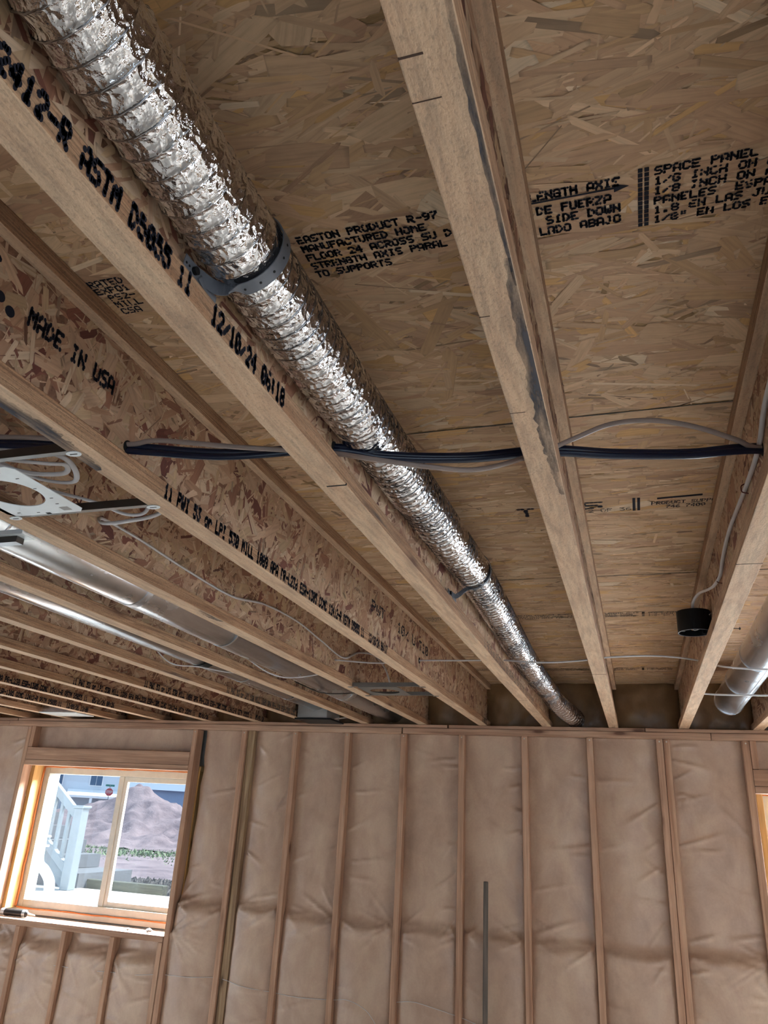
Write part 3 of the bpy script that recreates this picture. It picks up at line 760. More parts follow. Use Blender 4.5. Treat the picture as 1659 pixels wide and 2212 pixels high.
# saw kerfs, stains and a weathered edge on the nearest flanges
M['crack'] = plain('brown_saw_cut', rgb(70, 48, 34), 0.9)
def kerf(k, y, x0=-HW, x1=HW, w=0.0020, m='crack'):
    MB().box(x0, x1, y, y + w, -0.0005, 0.004).build('saw_mark', M[m], J[k])
def stain_material():
    w = NT('weathered_blue_stain'); w.set(Roughness=0.85); w.color(rgb(66, 64, 70))
    g = w.noise(w.coords((40, 5, 40)), 1.0, 5, 0.65)
    w.l(w.ramp(g, [(0.36, grey(0)), (0.62, grey(0.85))]), w.b.inputs['Alpha']); return w.m
M['stain'] = stain_material()
def stain(k, y0, y1, edge, wmax, seed):
    r = random.Random(seed); n = 60; v = []; f = []
    for i in range(n + 1):
        t = i / n; y = y0 + (y1 - y0) * t; wd = wmax * (0.35 + 0.65 * math.sin(math.pi * t) ** .6) * r.uniform(.65, 1.0)
        v += [(edge, y, -0.0004), (edge - math.copysign(wd, edge), y, -0.0004)]
    for i in range(n): f.append((2 * i, 2 * i + 1, 2 * i + 3, 2 * i + 2))
    return MB().add(v, f).build('stain', M['stain'], J[k])
stain(0, -5.0, -4.25, HW - 0.0015, 0.008, 1); stain(0, -4.3, -3.62, HW - 0.0015, 0.022, 2); stain(-2, -4.25, -3.90, -HW + 0.002, 0.04, 3); stain(-3, -2.9, -2.75, HW - .002, 0.03, 4)
kerf(-1, -3.745, -0.012, HW + 0.0004, 0.004, 'black_hole'); kerf(1, -3.138, m='black_hole'); kerf(0, -1.76, w=0.003); kerf(0, -4.565, -0.028, -0.006, 0.002); kerf(-1, -1.05, -HW, 0.02, 0.003)
for k, y in ((0, -4.52), (0, -4.20), (0, -3.95)):
    kerf(k, y, -0.028, random.uniform(-0.015, 0.005), 0.0010)
for yy in (-3.585, -3.555):
    MB().cyl((HW - 0.001, yy, DZ - 0.022), (HW + 0.0004, yy, DZ - 0.022), 0.0032, 12).build('nail_hole', M['black_hole'], J[0])
# holes drilled through webs for the cables
for k, y, z in ((-2, -3.864, 0.066), (-1, -3.765, 0.071), (1, -3.515, 0.112), (-2, -1.619, 0.092)):
    sg = 1 if k <= 0 else -1
    MB().cyl((sg * 0.0050, y, z), (sg * 0.0072, y, z), 0.014, 16).build('drilled_hole', M['black_hole'], J[k])

# ================================================================ DUCTS
# crinkled foil flexible duct
def flex_path(y):
    x = -0.337 + 0.006 * np.sin(y * 2.1 + 1.0) + 0.10 * sstep(-0.35, 0.12, y)
    z = 0.124 - 0.008 * np.cos((y + 4.25) * 2.2) + 0.012 * sstep(-3.2, -2.6, y) - 0.085 * sstep(-0.45, 0.12, y)
    return x, z
def build_flex():
    root = empty('flexible_duct', (-0.337, -4.0, 0.124), 'silver crinkled foil flexible duct running between two joists', 'duct')
    pitch = 0.0285; per = 14
    y0, y1 = -6.2, 0.12
    n = int((y1 - y0) / pitch * per); m = 64
    yy = np.linspace(y0, y1, n); th = np.linspace(0, 2 * np.pi, m, endpoint=False)
    Yg, Tg = np.meshgrid(yy, th, indexing='ij')
    ph = (Yg / pitch + Tg / (2 * np.pi)) % 1.0
    ridge = np.exp(-(np.abs(ph - .5) / 0.10) ** 1.3)
    r = 0.0545 + 0.0030 * ridge
    tp = Tg / (2 * np.pi)
    between = 1 - ridge
    r += between * (0.0022 * (vnoise(tp * 30, Yg * 75 + 900, 11, 30) - .5) + 0.0012 * (vnoise(tp * 60, Yg * 190 + 900, 12, 60) - .5))
    r += 0.004 * (vnoise(tp * 5, Yg * 9 + 90, 13, 5) - .5)
    cx, cz = flex_path(Yg)
    X = cx + r * np.cos(Tg) + 0.337; Z = cz + r * np.sin(Tg) - 0.124; Yl = Yg + 4.0
    v = np.stack([X, Yl, Z], 2).reshape(-1, 3)
    i, j = np.meshgrid(np.arange(n - 1), np.arange(m), indexing='ij')
    a = i * m + j; b = i * m + (j + 1) % m
    f = np.stack([a, b, b + m, a + m], 2).reshape(-1, 4)
    me = bpy.data.meshes.new('foil_sleeve'); me.from_pydata(v.tolist(), [], f.tolist()); me.update()
    me.polygons.foreach_set('use_smooth', [True] * len(me.polygons)); me.materials.append(M['foil'])
    new_object('foil_sleeve', me, root)
    # wire helix showing as a fine raised line
    t = np.arange(0, (y1 - y0) / pitch * 14).astype(float) / 14
    pts = []
    for q in t:
        y = y0 + q * pitch; ang = 2 * math.pi * ((0.5 - (y / pitch)) % 1.0)
        cx_, cz_ = flex_path(np.array(y)); pts.append((float(cx_) + 0.0578 * math.cos(ang) + 0.337, y + 4.0, float(cz_) + 0.0578 * math.sin(ang) - 0.124))
    MB().tube(pts, 0.0012, n=5, smooth=0).build('wire_helix', M['foil_rib'], root, smooth=True)
    return root
build_flex()

def strap(name, y, label, with_tail=True, w=0.011):
    st = empty(name, (-0.337, y, 0.12), label, 'strap')
    cx, cz = flex_path(np.array(y)); cx, cz = float(cx) + 0.337, float(cz) - 0.12
    R = 0.061
    pts = [(-0.060, 0, 0.115)] if False else []
    A = [math.radians(a) for a in range(118, -212, -8)]
    ring = [(cx + R * math.cos(a), 0.0, cz + R * math.sin(a)) for a in A]
    ring = [(-0.0605, 0.0, cz + 0.075)] + [p for p, a in zip(ring, A) if a < 2.06 and a > -1.98]
    tail = [(-0.040, -0.010, -0.062), (-0.050, -0.030, -0.060), (-0.0535, -0.048, -0.060), (-0.0545, -0.066, -0.059)]
    P = spline(ring + tail, 4)
    v, f = [], []
    n = len(P)
    for i, p in enumerate(P):
        d = (P[min(i + 1, n - 1)] - P[max(i - 1, 0)]).normalized()
        t = min(1.0, max(0.0, (i - n * 0.80) / (n * 0.10)))
        wid = Vector((0, 1, 0)).lerp(Vector((0.05, 0.0, 1.0)).normalized(), t)
        wid = (wid - d * wid.dot(d)).normalized(); nrm = d.cross(wid) * 0.0008
        for a, b in ((-1, -1), (1, -1), (1, 1), (-1, 1)): v.append(p + wid * (a * w) + nrm * b)
    for i in range(n - 1):
        for k in range(4): f.append((i * 4 + k, i * 4 + (k + 1) % 4, i * 4 + 4 + (k + 1) % 4, i * 4 + 4 + k))
    f += [(3, 2, 1, 0), tuple(range(4 * n - 4, 4 * n))]
    MB().add(v, f).build('band', M['strap'], st, smooth=False)
    for a in (-150, -128, -106, -84, -62, -40, -18, 2):
        a = math.radians(a); q = Vector((cx + (R + 0.0009) * math.cos(a), 0, cz + (R + 0.0009) * math.sin(a))); nn = Vector((math.cos(a), 0, math.sin(a)))
        MB().cyl(q, q + nn * 0.0006, 0.0019, 8).build('punched_hole', M['black_hole'], st)
    if with_tail:
        MB().cyl((-0.0545, -0.044, -0.060), (-0.0475, -0.044, -0.060), 0.0058, 14).build('button', M['black'], st)
        for q in (-0.055, -0.062): MB().cyl((-0.0545, q, -0.060), (-0.0528, q, -0.060), 0.0018, 8).build('punched_hole', M['black_hole'], st)
        MB().tube([(-0.050, -0.034, -0.062), (-0.048, -0.022, -0.069), (-0.046, -0.010, -0.073), (-0.0445, 0.002, -0.074)], 0.0010, 0.006, n=8).build('tail', M['strap'], st, smooth=True)
    return st
strap('hanger_strap', -4.262, 'grey punched plastic strap slung under the foil duct, nearest one')
strap('hanger_strap', -2.750, 'small grey strap slung under the foil duct, farther one', True, 0.007)

def round_duct(name, label, x, z, r, y0, y1, seam_a, joints, end_ring=False):
    d = empty(name, (x, (y0 + y1) / 2, z), label, 'duct')
    o = (y0 + y1) / 2
    MB().cyl((0, y0 - o, 0), (0, y1 - o, 0), r, 64, caps=True).build('pipe', M['galv'], d, smooth=False)
    sm = d.children[0].data
    sm.polygons.foreach_set('use_smooth', [len(p.vertices) == 4 for p in sm.polygons])
    a = math.radians(seam_a); nx, nz = math.cos(a), math.sin(a)
    MB().bar((nx * (r + .001), y0 - o, nz * (r + .001)), (nx * (r + .001), y1 - o, nz * (r + .001)), 0.009, 0.0022, up=(nx, 0, nz)).build('lock_seam', M['galv'], d)
    for y in joints:
        MB().cyl((0, y - o - 0.004, 0), (0, y - o + 0.004, 0), r + 0.0018, 64).build('crimp_bead', M['galv'], d, smooth=False)
    if end_ring:
        MB().cyl((0, y1 - o - 0.006, 0), (0, y1 - o + 0.006, 0), r + 0.004, 64).build('end_bead', M['galv'], d)
    return d
da = round_duct('round_duct', 'longer galvanized round duct between joists left of the white plate', -1.452, 0.094, 0.076, -6.5, 0.10, -118, (-3.55, -2.3, -0.9))
MB().cyl((0, 0.27, 0), (0, 0.30, 0), 0.0772, 48).build('foil_tape_wrap', M['tape'], da)
db = round_duct('round_duct', 'galvanized round duct that ends in a sheet metal boot', -1.862, 0.118, 0.076, -6.5, -0.30, -115, (-3.4, -1.35, -0.75))
MB().cyl((0, -3.5 + 3.4 - 0.10, 0), (0, -3.5 + 3.4 + 0.06, 0), 0.0785, 48).build('foil_tape_wrap', M['tape'], db)
MB().cyl((0, 1.60, 0), (0, 1.66, 0), 0.0792, 48).build('black_band', M['black'], db)
round_duct('round_duct', 'plain galvanized pipe at the right edge beyond the black box', 0.640, 0.120, 0.0755, -6.5, -0.30, -75, (-2.6, -1.55, -0.95), True)
boot = empty('register_boot', (-1.89, -0.18, 0.0), 'square sheet metal boot at the end of a galvanized duct', 'duct boot')
MB().box(-0.105, 0.105, -0.115, 0.115, -0.006, 0.115).build('box', M['boot_metal'], boot, bevel=0.002)
MB().box(-0.120, 0.135, -0.122, 0.122, -0.016, -0.0065).build('rim', M['black'], boot)
MB().bar((0.135, -0.05, -0.004), (0.235, -0.05, 0.008), 0.03, 0.003).build('mounting_tab', M['galv'], boot)

# ================================================================ LIGHT MOUNTING PLATES
def plate_with_hole(x0, x1, y0, y1, cx, cy, r, z, t, m, name, parent):
    mb = MB(); n = 48; v = []; f = []
    for zz in (z, z + t):
        for k in range(n):
            a = 2 * math.pi * k / n; v.append((cx + r * math.cos(a), cy + r * math.sin(a), zz))
        for k in range(n):
            a = 2 * math.pi * k / n; c, s = math.cos(a), math.sin(a)
            q = min(((x1 - cx) / c if c > 1e-6 else 1e9), ((x0 - cx) / c if c < -1e-6 else 1e9), ((y1 - cy) / s if s > 1e-6 else 1e9), ((y0 - cy) / s if s < -1e-6 else 1e9))
            v.append((cx + c * q, cy + s * q, zz))
    for k in range(n):
        l = (k + 1) % n
        f += [(k, l, n + l, n + k), (2 * n + k, 3 * n + k, 3 * n + l, 2 * n + l), (k, 2 * n + k, 2 * n + l, l), (n + k, n + l, 3 * n + l, 3 * n + k)]
    return mb.add(v, f).build(name, m, parent)
def mounting(label, x0, x1, ya, yb, px0, px1, py0, py1, hr, metal, bars, cat='light bracket'):
    o = empty('light_mounting_plate', ((x0 + x1) / 2, (ya + yb) / 2, 0), label, cat)
    cx, cy = (x0 + x1) / 2, (ya + yb) / 2
    for y in (ya, yb):
        b = MB().box(x0 - cx, x1 - cx, y - cy - 0.006, y - cy + 0.006, 0.002, 0.004).box(x0 - cx, x1 - cx, y - cy - 0.0068, y - cy - 0.0055, 0.002, 0.020).box(x0 - cx, x1 - cx, y - cy + 0.0055, y - cy + 0.0068, 0.002, 0.012)
        hb = b.build('hanger_bar', bars, o)
        for x in (x0, x1):
            sg = 1 if x == x1 else -1
            ft = MB()
            pts = [(0.016 * math.cos(a * math.pi / 8) , 0.010 * math.sin(a * math.pi / 8)) for a in range(16)]
            q = [(x - cx + sg * 0.010 + p[0], y - cy + p[1], -0.0022) for p in pts] + [(x - cx + sg * 0.010 + p[0], y - cy + p[1], -0.0006) for p in pts]
            ft.add(q, [tuple(range(16))[::-1], tuple(range(16, 32))] + [(i, (i + 1) % 16, 16 + (i + 1) % 16, 16 + i) for i in range(16)])
            ft.build('nailing_foot', metal, hb)
            MB().box(x - cx + sg * 0.002, x - cx + sg * 0.018, y - cy - 0.0012, y - cy + 0.0012, -0.0026, -0.0021).build('slot', M['black_hole'], hb)
    pl = plate_with_hole(px0 - cx, px1 - cx, py0 - cy, py1 - cy, (px0 + px1) / 2 - cx, (py0 + py1) / 2 - cy, hr, 0.0, 0.0016, metal, 'plate', o)
    return o, pl, cx, cy
# bars run between the joist flanges; feet lap under them
o, pl, cx, cy = mounting('white steel light mounting plate with round hole, left edge', -1.19, -0.842, -3.975, -3.716, -1.205, -1.002, -3.952, -3.722, 0.068, M['white_metal'], M['dark_metal'])
MB().box(-1.05 - cx, -1.028 - cx, -3.752 - cy, -3.735 - cy, -0.0006, -0.0001).build('sticker', M['label_print'], pl)
for x, y in ((-1.03, -3.80), (-1.04, -3.77), (-1.03, -3.85), (-1.12, -3.735), (-1.17, -3.74), (-1.03, -3.90), (-1.05, -3.93)):
    MB().box(x - cx - .004, x - cx + .004, y - cy - .001, y - cy + .001, -0.0005, -0.0001).build('slot', M['black_hole'], pl)
MB().box(-1.105 - cx, -1.093 - cx, -3.73 - cy, -3.722 - cy, -0.0005, -0.0001).build('slot', M['black_hole'], pl)
mounting('grey steel light bracket with two bars near the far wall', -1.19, -0.842, -1.45, -1.18, -1.17, -0.96, -1.445, -1.185, 0.075, M['grey_metal'], M['grey_metal'])
ol = empty('light_mounting_bar', (-1.42, -3.62, -0.012), 'white steel cross bar under the longer galvanized duct, left edge', 'light bracket')
MB().box(-0.178, 0.172, -0.022, 0.022, 0.004, 0.006).box(-0.178, 0.172, -0.022, -0.020, 0.006, 0.016).build('bar', M['white_metal'], ol)
MB().box(-0.150, 0.150, -0.012, 0.012, -0.012, 0.0035).build('channel', M['dark_metal'], ol)
rg = empty('register_box', (-3.86, -0.27, 0.0), 'white register box between joists near the far wall, far left', 'register')
MB().box(-0.165, 0.165, -0.10, 0.10, -0.006, 0.000).build('face_plate', M['white_metal'], rg, bevel=0.002)
MB().box(-0.150, 0.150, -0.088, 0.088, 0.0005, 0.05).build('housing', M['galv'], rg)

# ================================================================ BLACK ROUND ELECTRICAL BOX
eb = empty('electrical_box', (0.345, -2.24, 0.088), 'black round plastic electrical box nailed to a joist', 'electrical box')
def ring_wall(r0, r1, z0, z1, n=40):
    v = []; f = []
    for r, z in ((r1, z0), (r1, z1), (r0, z1), (r0, z0)):
        v += [(r * math.cos(2 * math.pi * k / n), r * math.sin(2 * math.pi * k / n), z) for k in range(n)]
    for a in range(4):
        b = (a + 1) % 4
        f += [(a * n + k, a * n + (k + 1) % n, b * n + (k + 1) % n, b * n + k) for k in range(n)]
    return MB().add(v, f)
EBR = 0.0555
ring_wall(EBR - 0.003, EBR, -0.036, 0.036).build('shell', M['black'], eb, smooth=False)
MB().cyl((0, 0, 0.033), (0, 0, 0.036), EBR - 0.001, 40).build('lid', M['black'], eb)
ring_wall(EBR - 0.003, EBR + 0.0006, -0.0375, -0.036).build('rim', M['strap'], eb)
for a in (40, 200): MB().cyl((0.040 * math.cos(math.radians(a)), 0.040 * math.sin(math.radians(a)), -0.034), (0.040 * math.cos(math.radians(a)), 0.040 * math.sin(math.radians(a)), 0.03), 0.006, 12).build('screw_post', M['black'], eb)
MB().box(EBR - 0.004, EBR + 0.010, -0.02, 0.02, -0.015, 0.02).build('nailing_lug', M['black'], eb)
for i in range(4):
    a = i * 0.9
    MB().tube([(0.0, 0.01, 0.032), (0.012 * math.cos(a), 0.012 * math.sin(a), 0.010), (0.026 * math.cos(a + .6), 0.022 * math.sin(a + .6), -0.014), (0.010 * math.cos(a + 1.6), 0.018 * math.sin(a + 1.6), -0.024), (-0.012, 0.0, -0.012)], 0.0016, n=6).build('wire', M['copper'] if i % 2 else M['white_cable'], eb, smooth=True)
MB().tube([(EBR * math.cos(.4) + 0.001, -EBR * math.sin(.9), 0.018), (EBR * .85, -EBR * .62, 0.017), (EBR * .98, -EBR * .28, 0.016)], 0.0008, n=6).build('moulded_mark', M['white_cable'], eb)

# ================================================================ CABLES
def cable(label, pts, rw=0.0055, rh=0.0032, m='white_cable', up=(0, 0, 1), name='cable', smooth=8, twist=None, group=None):
    base = Vector(pts[0])
    o = MB().tube([Vector(p) - base for p in pts], rw, rh, n=10, up=up, smooth=smooth, twist=twist).build(name, M[m], None, smooth=True)
    o.location = base
    return tag(o, label, 'cable', group)
TW = math.pi / 2
# the bundle that crosses all near bays
def run(dz, dy, wob, seed):
    r = random.Random(seed)
    base = [(-1.235, -3.985, 0.062), (-1.02, -3.92, 0.066), (-0.813, -3.864, 0.066), (-0.62, -3.816, 0.056), (-0.407, -3.765, 0.071), (-0.30, -3.735, 0.058), (-0.15, -3.690, 0.062), (0.0, -3.640, 0.087), (0.12, -3.605, 0.086), (0.26, -3.560, 0.094), (0.404, -3.515, 0.112), (0.60, -3.47, 0.09), (0.80, -3.45, 0.09)]
    return [(x, y + dy, z + dz + r.uniform(-wob, wob)) for x, y, z in base]
cable('dark blue flat cable crossing the joist bays, upper of the bundle', run(0.0035, 0.0, 0.0010, 1), 0.0075, 0.0042, 'black_cable', twist=lambda t: 1.3)
cable('dark blue flat cable crossing the joist bays, lower of the bundle', run(-0.0070, -0.004, 0.0022, 2), 0.0070, 0.0040, 'black_cable', twist=lambda t: 1.1 + 0.5 * math.sin(9 * t))
cable('white flat cable sagging under the foil duct and arching past the middle joist', [(-1.235, -3.992, 0.068), (-1.0, -3.93, 0.075), (-0.813, -3.870, 0.070), (-0.74, -3.86, 0.076), (-0.58, -3.83, 0.060), (-0.407, -3.772, 0.058), (-0.33, -3.770, 0.040), (-0.22, -3.745, 0.024), (-0.12, -3.700, 0.030), (-0.005, -3.655, 0.080), (0.05, -3.640, 0.108), (0.12, -3.625, 0.140), (0.20, -3.605, 0.150), (0.28, -3.580, 0.139), (0.35, -3.55, 0.120), (0.404, -3.520, 0.110), (0.6, -3.48, 0.10)], 0.0052, 0.0030, 'grey_cable', twist=lambda t: 0.9)
# drop to the black box
cable('white cable stapled along the joist web down to the black electrical box', [(0.396, -3.95, 0.16), (0.3945, -3.65, 0.150), (0.3945, -3.52, 0.118), (0.3945, -3.33, 0.120), (0.3945, -2.99, 0.145), (0.3945, -2.78, 0.135), (0.392, -2.71, 0.110), (0.385, -2.60, 0.112), (0.376, -2.50, 0.128), (0.358, -2.38, 0.150), (0.345, -2.30, 0.146), (0.342, -2.262, 0.126)], 0.0052, 0.0040, 'white_cable')
for y, z in ((-3.30, 0.122), (-2.66, 0.110)):
    st = MB().tube([(0.400, y, z + 0.014), (0.388, y, z + 0.008), (0.386, y, z), (0.388, y, z - 0.008), (0.400, y, z - 0.012)], 0.0013, n=6).build('cable_staple', M['staple'], None, smooth=True)
    tag(st, 'brown cable staple on the right joist web, ' + ('nearer the dark cables' if y < -3 else 'nearer the black box'), 'staple')
# far crossing cable
cable('thin pale cable crossing several bays near the far end', [(-1.21, -1.66, 0.09), (-1.0, -1.63, 0.080), (-0.8128, -1.619, 0.092), (-0.6, -1.66, 0.082), (-0.4064, -1.70, 0.073), (-0.30, -1.75, 0.055), (-0.18, -1.78, 0.046), (-0.05, -1.79, 0.052), (0.03, -1.80, 0.060), (0.18, -1.74, 0.078), (0.30, -1.69, 0.082), (0.4064, -1.66, 0.070), (0.47, -1.80, 0.020), (0.62, -1.80, 0.008), (0.78, -1.79, 0.016)], 0.0042, 0.0036, 'white_cable')
cable('white cable stretched below the plain galvanized pipe', [(0.4064, -1.22, 0.012), (0.50, -1.22, 0.006), (0.65, -1.215, 0.004), (0.84, -1.21, 0.006)], 0.0045, 0.0040, 'white_cable')
# long cable along the web of the joist beside the white plate
cable('long white cable snaking along the joist web beyond the white plate', [(-0.87, -3.60, 0.13), (-0.92, -3.56, 0.06), (-1.02, -3.57, 0.035), (-1.10, -3.55, 0.045), (-1.19, -3.44, 0.105), (-1.209, -3.25, 0.117), (-1.209, -3.0, 0.108), (-1.209, -2.69, 0.108), (-1.209, -2.44, 0.148), (-1.209, -2.13, 0.160), (-1.209, -1.85, 0.140), (-1.209, -1.56, 0.122), (-1.205, -1.35, 0.190), (-1.15, -1.25, 0.195), (-1.08, -1.28, 0.12), (-1.04, -1.30, 0.03)], 0.0055, 0.0036, 'white_cable')
cable('coiled spare white cable above the white mounting plate', [(-1.16, -3.99, 0.040), (-1.07, -3.93, 0.036), (-0.99, -3.88, 0.040), (-0.965, -3.85, 0.048), (-0.985, -3.83, 0.040), (-1.05, -3.86, 0.034), (-1.10, -3.91, 0.044), (-1.05, -3.92, 0.060), (-0.98, -3.885, 0.062), (-0.955, -3.845, 0.052), (-0.98, -3.80, 0.034), (-1.06, -3.82, 0.040), (-1.12, -3.88, 0.06)], 0.0060, 0.0034, 'white_cable')
cable('white cable loop hanging past the hanger bar of the white plate', [(-1.17, -3.84, 0.05), (-1.08, -3.74, 0.045), (-1.02, -3.68, 0.04), (-0.96, -3.64, 0.022), (-0.915, -3.63, 0.030), (-0.895, -3.66, 0.07), (-0.90, -3.70, 0.12)], 0.0055, 0.0034, 'white_cable')
sp = MB().tube([(-1.062, -3.706, 0.075), (-1.055, -3.71, 0.05), (-1.045, -3.70, 0.03), (-1.04, -3.70, 0.05)], 0.0016, n=6).build('wire_clip', M['staple'], None, smooth=True); tag(sp, 'small red wire clip above the white mounting plate', 'clip')
cable('thin dark cable behind the longer galvanized duct near its far end', [(-1.618, -1.85, 0.09), (-1.50, -1.75, 0.012), (-1.40, -1.66, 0.008), (-1.224, -1.52, 0.070)], 0.0038, 0.003, 'white_cable')
cable('thin dark cable crossing toward the grey light bracket', [(-1.62, -1.20, 0.07), (-1.45, -1.20, 0.010), (-1.25, -1.20, 0.012), (-1.224, -1.20, 0.03)], 0.003, 0.003, 'steel_nail')
cable('loose grey cable looped around the boot duct', [(-2.02, -2.0, 0.12), (-1.95, -1.90, 0.035), (-1.85, -1.80, 0.034), (-1.76, -1.62, 0.04), (-1.66, -1.45, 0.09)], 0.0035, 0.003, 'white_cable')
# fine wire threaded through the studs
cable('fine white wire threaded through the wall studs left of the grey stake', [(-4.55, 0.022, -1.64), (-4.13, 0.022, -1.640), (-3.92, 0.012, -1.646), (-3.73, 0.022, -1.642), (-3.53, 0.012, -1.646), (-3.34, 0.022, -1.637), (-3.15, 0.010, -1.634), (-2.925, 0.022, -1.612), (-2.72, 0.004, -1.604), (-2.52, 0.022, -1.590), (-2.33, 0.000, -1.615), (-2.13, 0.022, -1.628), (-1.95, 0.000, -1.632), (-1.745, 0.022, -1.626), (-1.62, -0.010, -1.610), (-1.50, -0.015, -1.650), (-1.42, 0.0, -1.74), (-1.36, 0.022, -1.80)], 0.0018, 0.0018, 'white_cable', name='thin_wire')
cable('fine white wire arching through the stud bays beside the grey stake', [(-1.344, 0.022, -1.595), (-1.22, -0.010, -1.575), (-1.10, -0.015, -1.590), (-0.95, 0.022, -1.625), (-0.75, -0.02, -1.66), (-0.55, 0.022, -1.69)], 0.0018, 0.0018, 'white_cable', name='thin_wire')

# ================================================================ SMALL THINGS
stk = MB().box(-0.013, 0.013, -0.013, 0.013, 0.0, 1.640)
so = stk.build('wooden_stake', M['stake'], None, bevel=0.003); so.location = (-0.795, -0.022, ZF); so.rotation_euler = (0.006, 0.004, 0.3)
tag(so, 'slim dark grey stake standing against the insulation between studs', 'stake')
def nail(label, a, b):
    o = empty('nail', a, label, 'nail'); d = Vector(b) - Vector(a)
    MB().cyl((0, 0, 0), d, 0.0017, 8).build('shank', M['steel_nail'], o)
    MB().cyl(d, d + d.normalized() * 0.0015, 0.0042, 12).build('head', M['steel_nail'], o); return o
nail('dark nail sticking out of the joist right of the black box', (S + HW - 0.012, -2.42, 0.022), (S + HW + 0.030, -2.40, 0.024))
ct = empty('caulk_tube', (-4.20, 0.085, -1.3635), 'silver caulk tube lying on the left window sill', 'tube')
ct.rotation_euler = (0, 0, 0.06)
MB().cyl((-0.16, 0, 0), (0.045, 0, 0), 0.024, 24).build('sleeve', M['tube_silver'], ct, smooth=False)
MB().cyl((0.045, 0, 0), (0.060, 0, 0), 0.024, 24, r2=0.010).build('shoulder', M['black'], ct)
MB().cyl((0.060, 0, 0), (0.12, 0, -0.006), 0.008, 16, r2=0.003).build('nozzle', M['white_metal'], ct)
MB().cyl((-0.13, 0, 0), (0.02, 0, 0), 0.0245, 24, caps=False).build('printed_label', M['black'], ct)
def scrap(label, loc, s, seed):
    r = random.Random(seed); bm = bmesh.new(); bmesh.ops.create_icosphere(bm, subdivisions=2, radius=s)
    for v in bm.verts: v.co = Vector((v.co.x * r.uniform(.8, 1.7), v.co.y * r.uniform(.6, 1.2), v.co.z * r.uniform(.3, .9)))
    zmin = min(v.co.z for v in bm.verts)
    for v in bm.verts: v.co.z -= zmin
    me = bpy.data.meshes.new('plastic_scrap'); bm.to_mesh(me); bm.free(); me.materials.append(M['vinyl_white'])
    o = new_object('plastic_scrap', me); o.location = loc; tag(o, label, 'scrap'); return o
scrap('crumpled white plastic scrap on the right part of the window sill', (-3.10, 0.06, -1.390), 0.018, 3)
scrap('thin white scrap lying on the sill left of the crumpled one', (-3.26, 0.05, -1.390), 0.012, 5)

# ================================================================ OUTSIDE THE WINDOWS
GZ = -1.6
def grid(name, x0, x1, y0, y1, nx, ny, zf, m, parent=None):
    X, Y = np.meshgrid(np.linspace(x0, x1, nx), np.linspace(y0, y1, ny)); Z = zf(X, Y)
    v = np.stack([X, Y, Z], 2).reshape(-1, 3).tolist()
    f = [(j * nx + i, j * nx + i + 1, (j + 1) * nx + i + 1, (j + 1) * nx + i) for j in range(ny - 1) for i in range(nx - 1)]
    return MB().add(v, f).build(name, m, parent, smooth=True)
def ground_z(X, Y):
    z = GZ - 0.06 + 0.10 * (vnoise(X * .6 + 90, Y * .6 + 90, 5) - .5) + 0.05 * (vnoise(X * 2.1 + 90, Y * 2.1 + 90, 6) - .5)
    return z - 0.012 * np.maximum(Y - 30, 0)
gr = grid('ground', -130, 40, 0.42, 120, 200, 170, ground_z, M['dirt']); tag(gr, kind='structure')
pt = MB().box(-9.5, 3.0, 0.43, 3.95, GZ - 0.2, GZ + 0.004).build('patio', M['slab'], None); tag(pt, kind='structure')
tm = MB().box(-7.6, -5.55, 4.05, 4.17, GZ - 0.15, GZ + 0.10).build('landscape_timber', M['timber'], None, bevel=0.01); tag(tm, 'long grey-green timber edging along the patio left of the meeting stile', 'timber')
tm2 = MB().box(-5.35, -3.6, 3.97, 4.10, GZ - 0.15, GZ + 0.07).build('landscape_timber', M['timber'], None, bevel=0.01); tag(tm2, 'short grey timber edging at the right end of the patio', 'timber')
def pebbles(name, n, x0, x1, y0, y1, seed, mat_):
    r = np.random.default_rng(seed); mb = MB()
    for _ in range(n):
        x, y = r.uniform(x0, x1), r.uniform(y0, y1); s = r.uniform(.02, .06); a = r.uniform(0, 6)
        mb.add([(x + s * math.cos(a + k * 2.1), y + s * math.sin(a + k * 2.1), GZ - .05) for k in range(3)] + [(x, y, GZ - .05 + s * r.uniform(.8, 1.6))], [(0, 1, 3), (1, 2, 3), (2, 0, 3)])
    o = mb.build(name, mat_); tag(o, 'loose grey gravel beyond the patio edge', 'gravel', kind='stuff'); return o
pebbles('gravel', 3500, -9.0, -3.6, 4.2, 6.0, 21, M['gravel'])
def mound_z(X, Y):
    e = 1.05 * np.exp(-(((X + 15.6) / 2.6) ** 2 + ((Y - 17.5) / 2.4) ** 2)) + 0.62 * np.exp(-(((X + 19.5) / 3.0) ** 2 + ((Y - 18) / 2.6) ** 2)) + 0.75 * np.exp(-(((X + 12.6) / 2.6) ** 2 + ((Y - 17) / 2.6) ** 2)) + 0.55 * np.exp(-((X + 15.05) / 0.7) ** 2 - ((Y - 17.2) / .9) ** 2)
    return GZ - 0.16 + e * 0.95 + 0.36 * (vnoise(X * 1.6 + 90, Y * 1.6 + 90, 8) - .5) * np.minimum(e * 2, 1) + 0.24 * (vnoise(X * 4 + 90, Y * 4 + 90, 9) - .5) * np.minimum(e * 2, 1)
md = grid('dirt_mound', -28, -6, 13.4, 23, 200, 90, mound_z, M['dirt']); tag(md, 'heap of loose reddish dirt seen through the left window', 'dirt heap')
r = np.random.default_rng(31); mb = MB()
for _ in range(5200):
    x, y = r.uniform(-24, -7), r.normal(12.4, 1.2); h = r.uniform(.03, .09); a = r.uniform(0, 6); s = .03
    mb.add([(x - s * math.cos(a), y - s * math.sin(a), GZ - .08), (x + s * math.cos(a), y + s * math.sin(a), GZ - .08), (x + r.normal(0, .04), y + r.normal(0, .04), GZ - .08 + h)], [(0, 1, 2)])
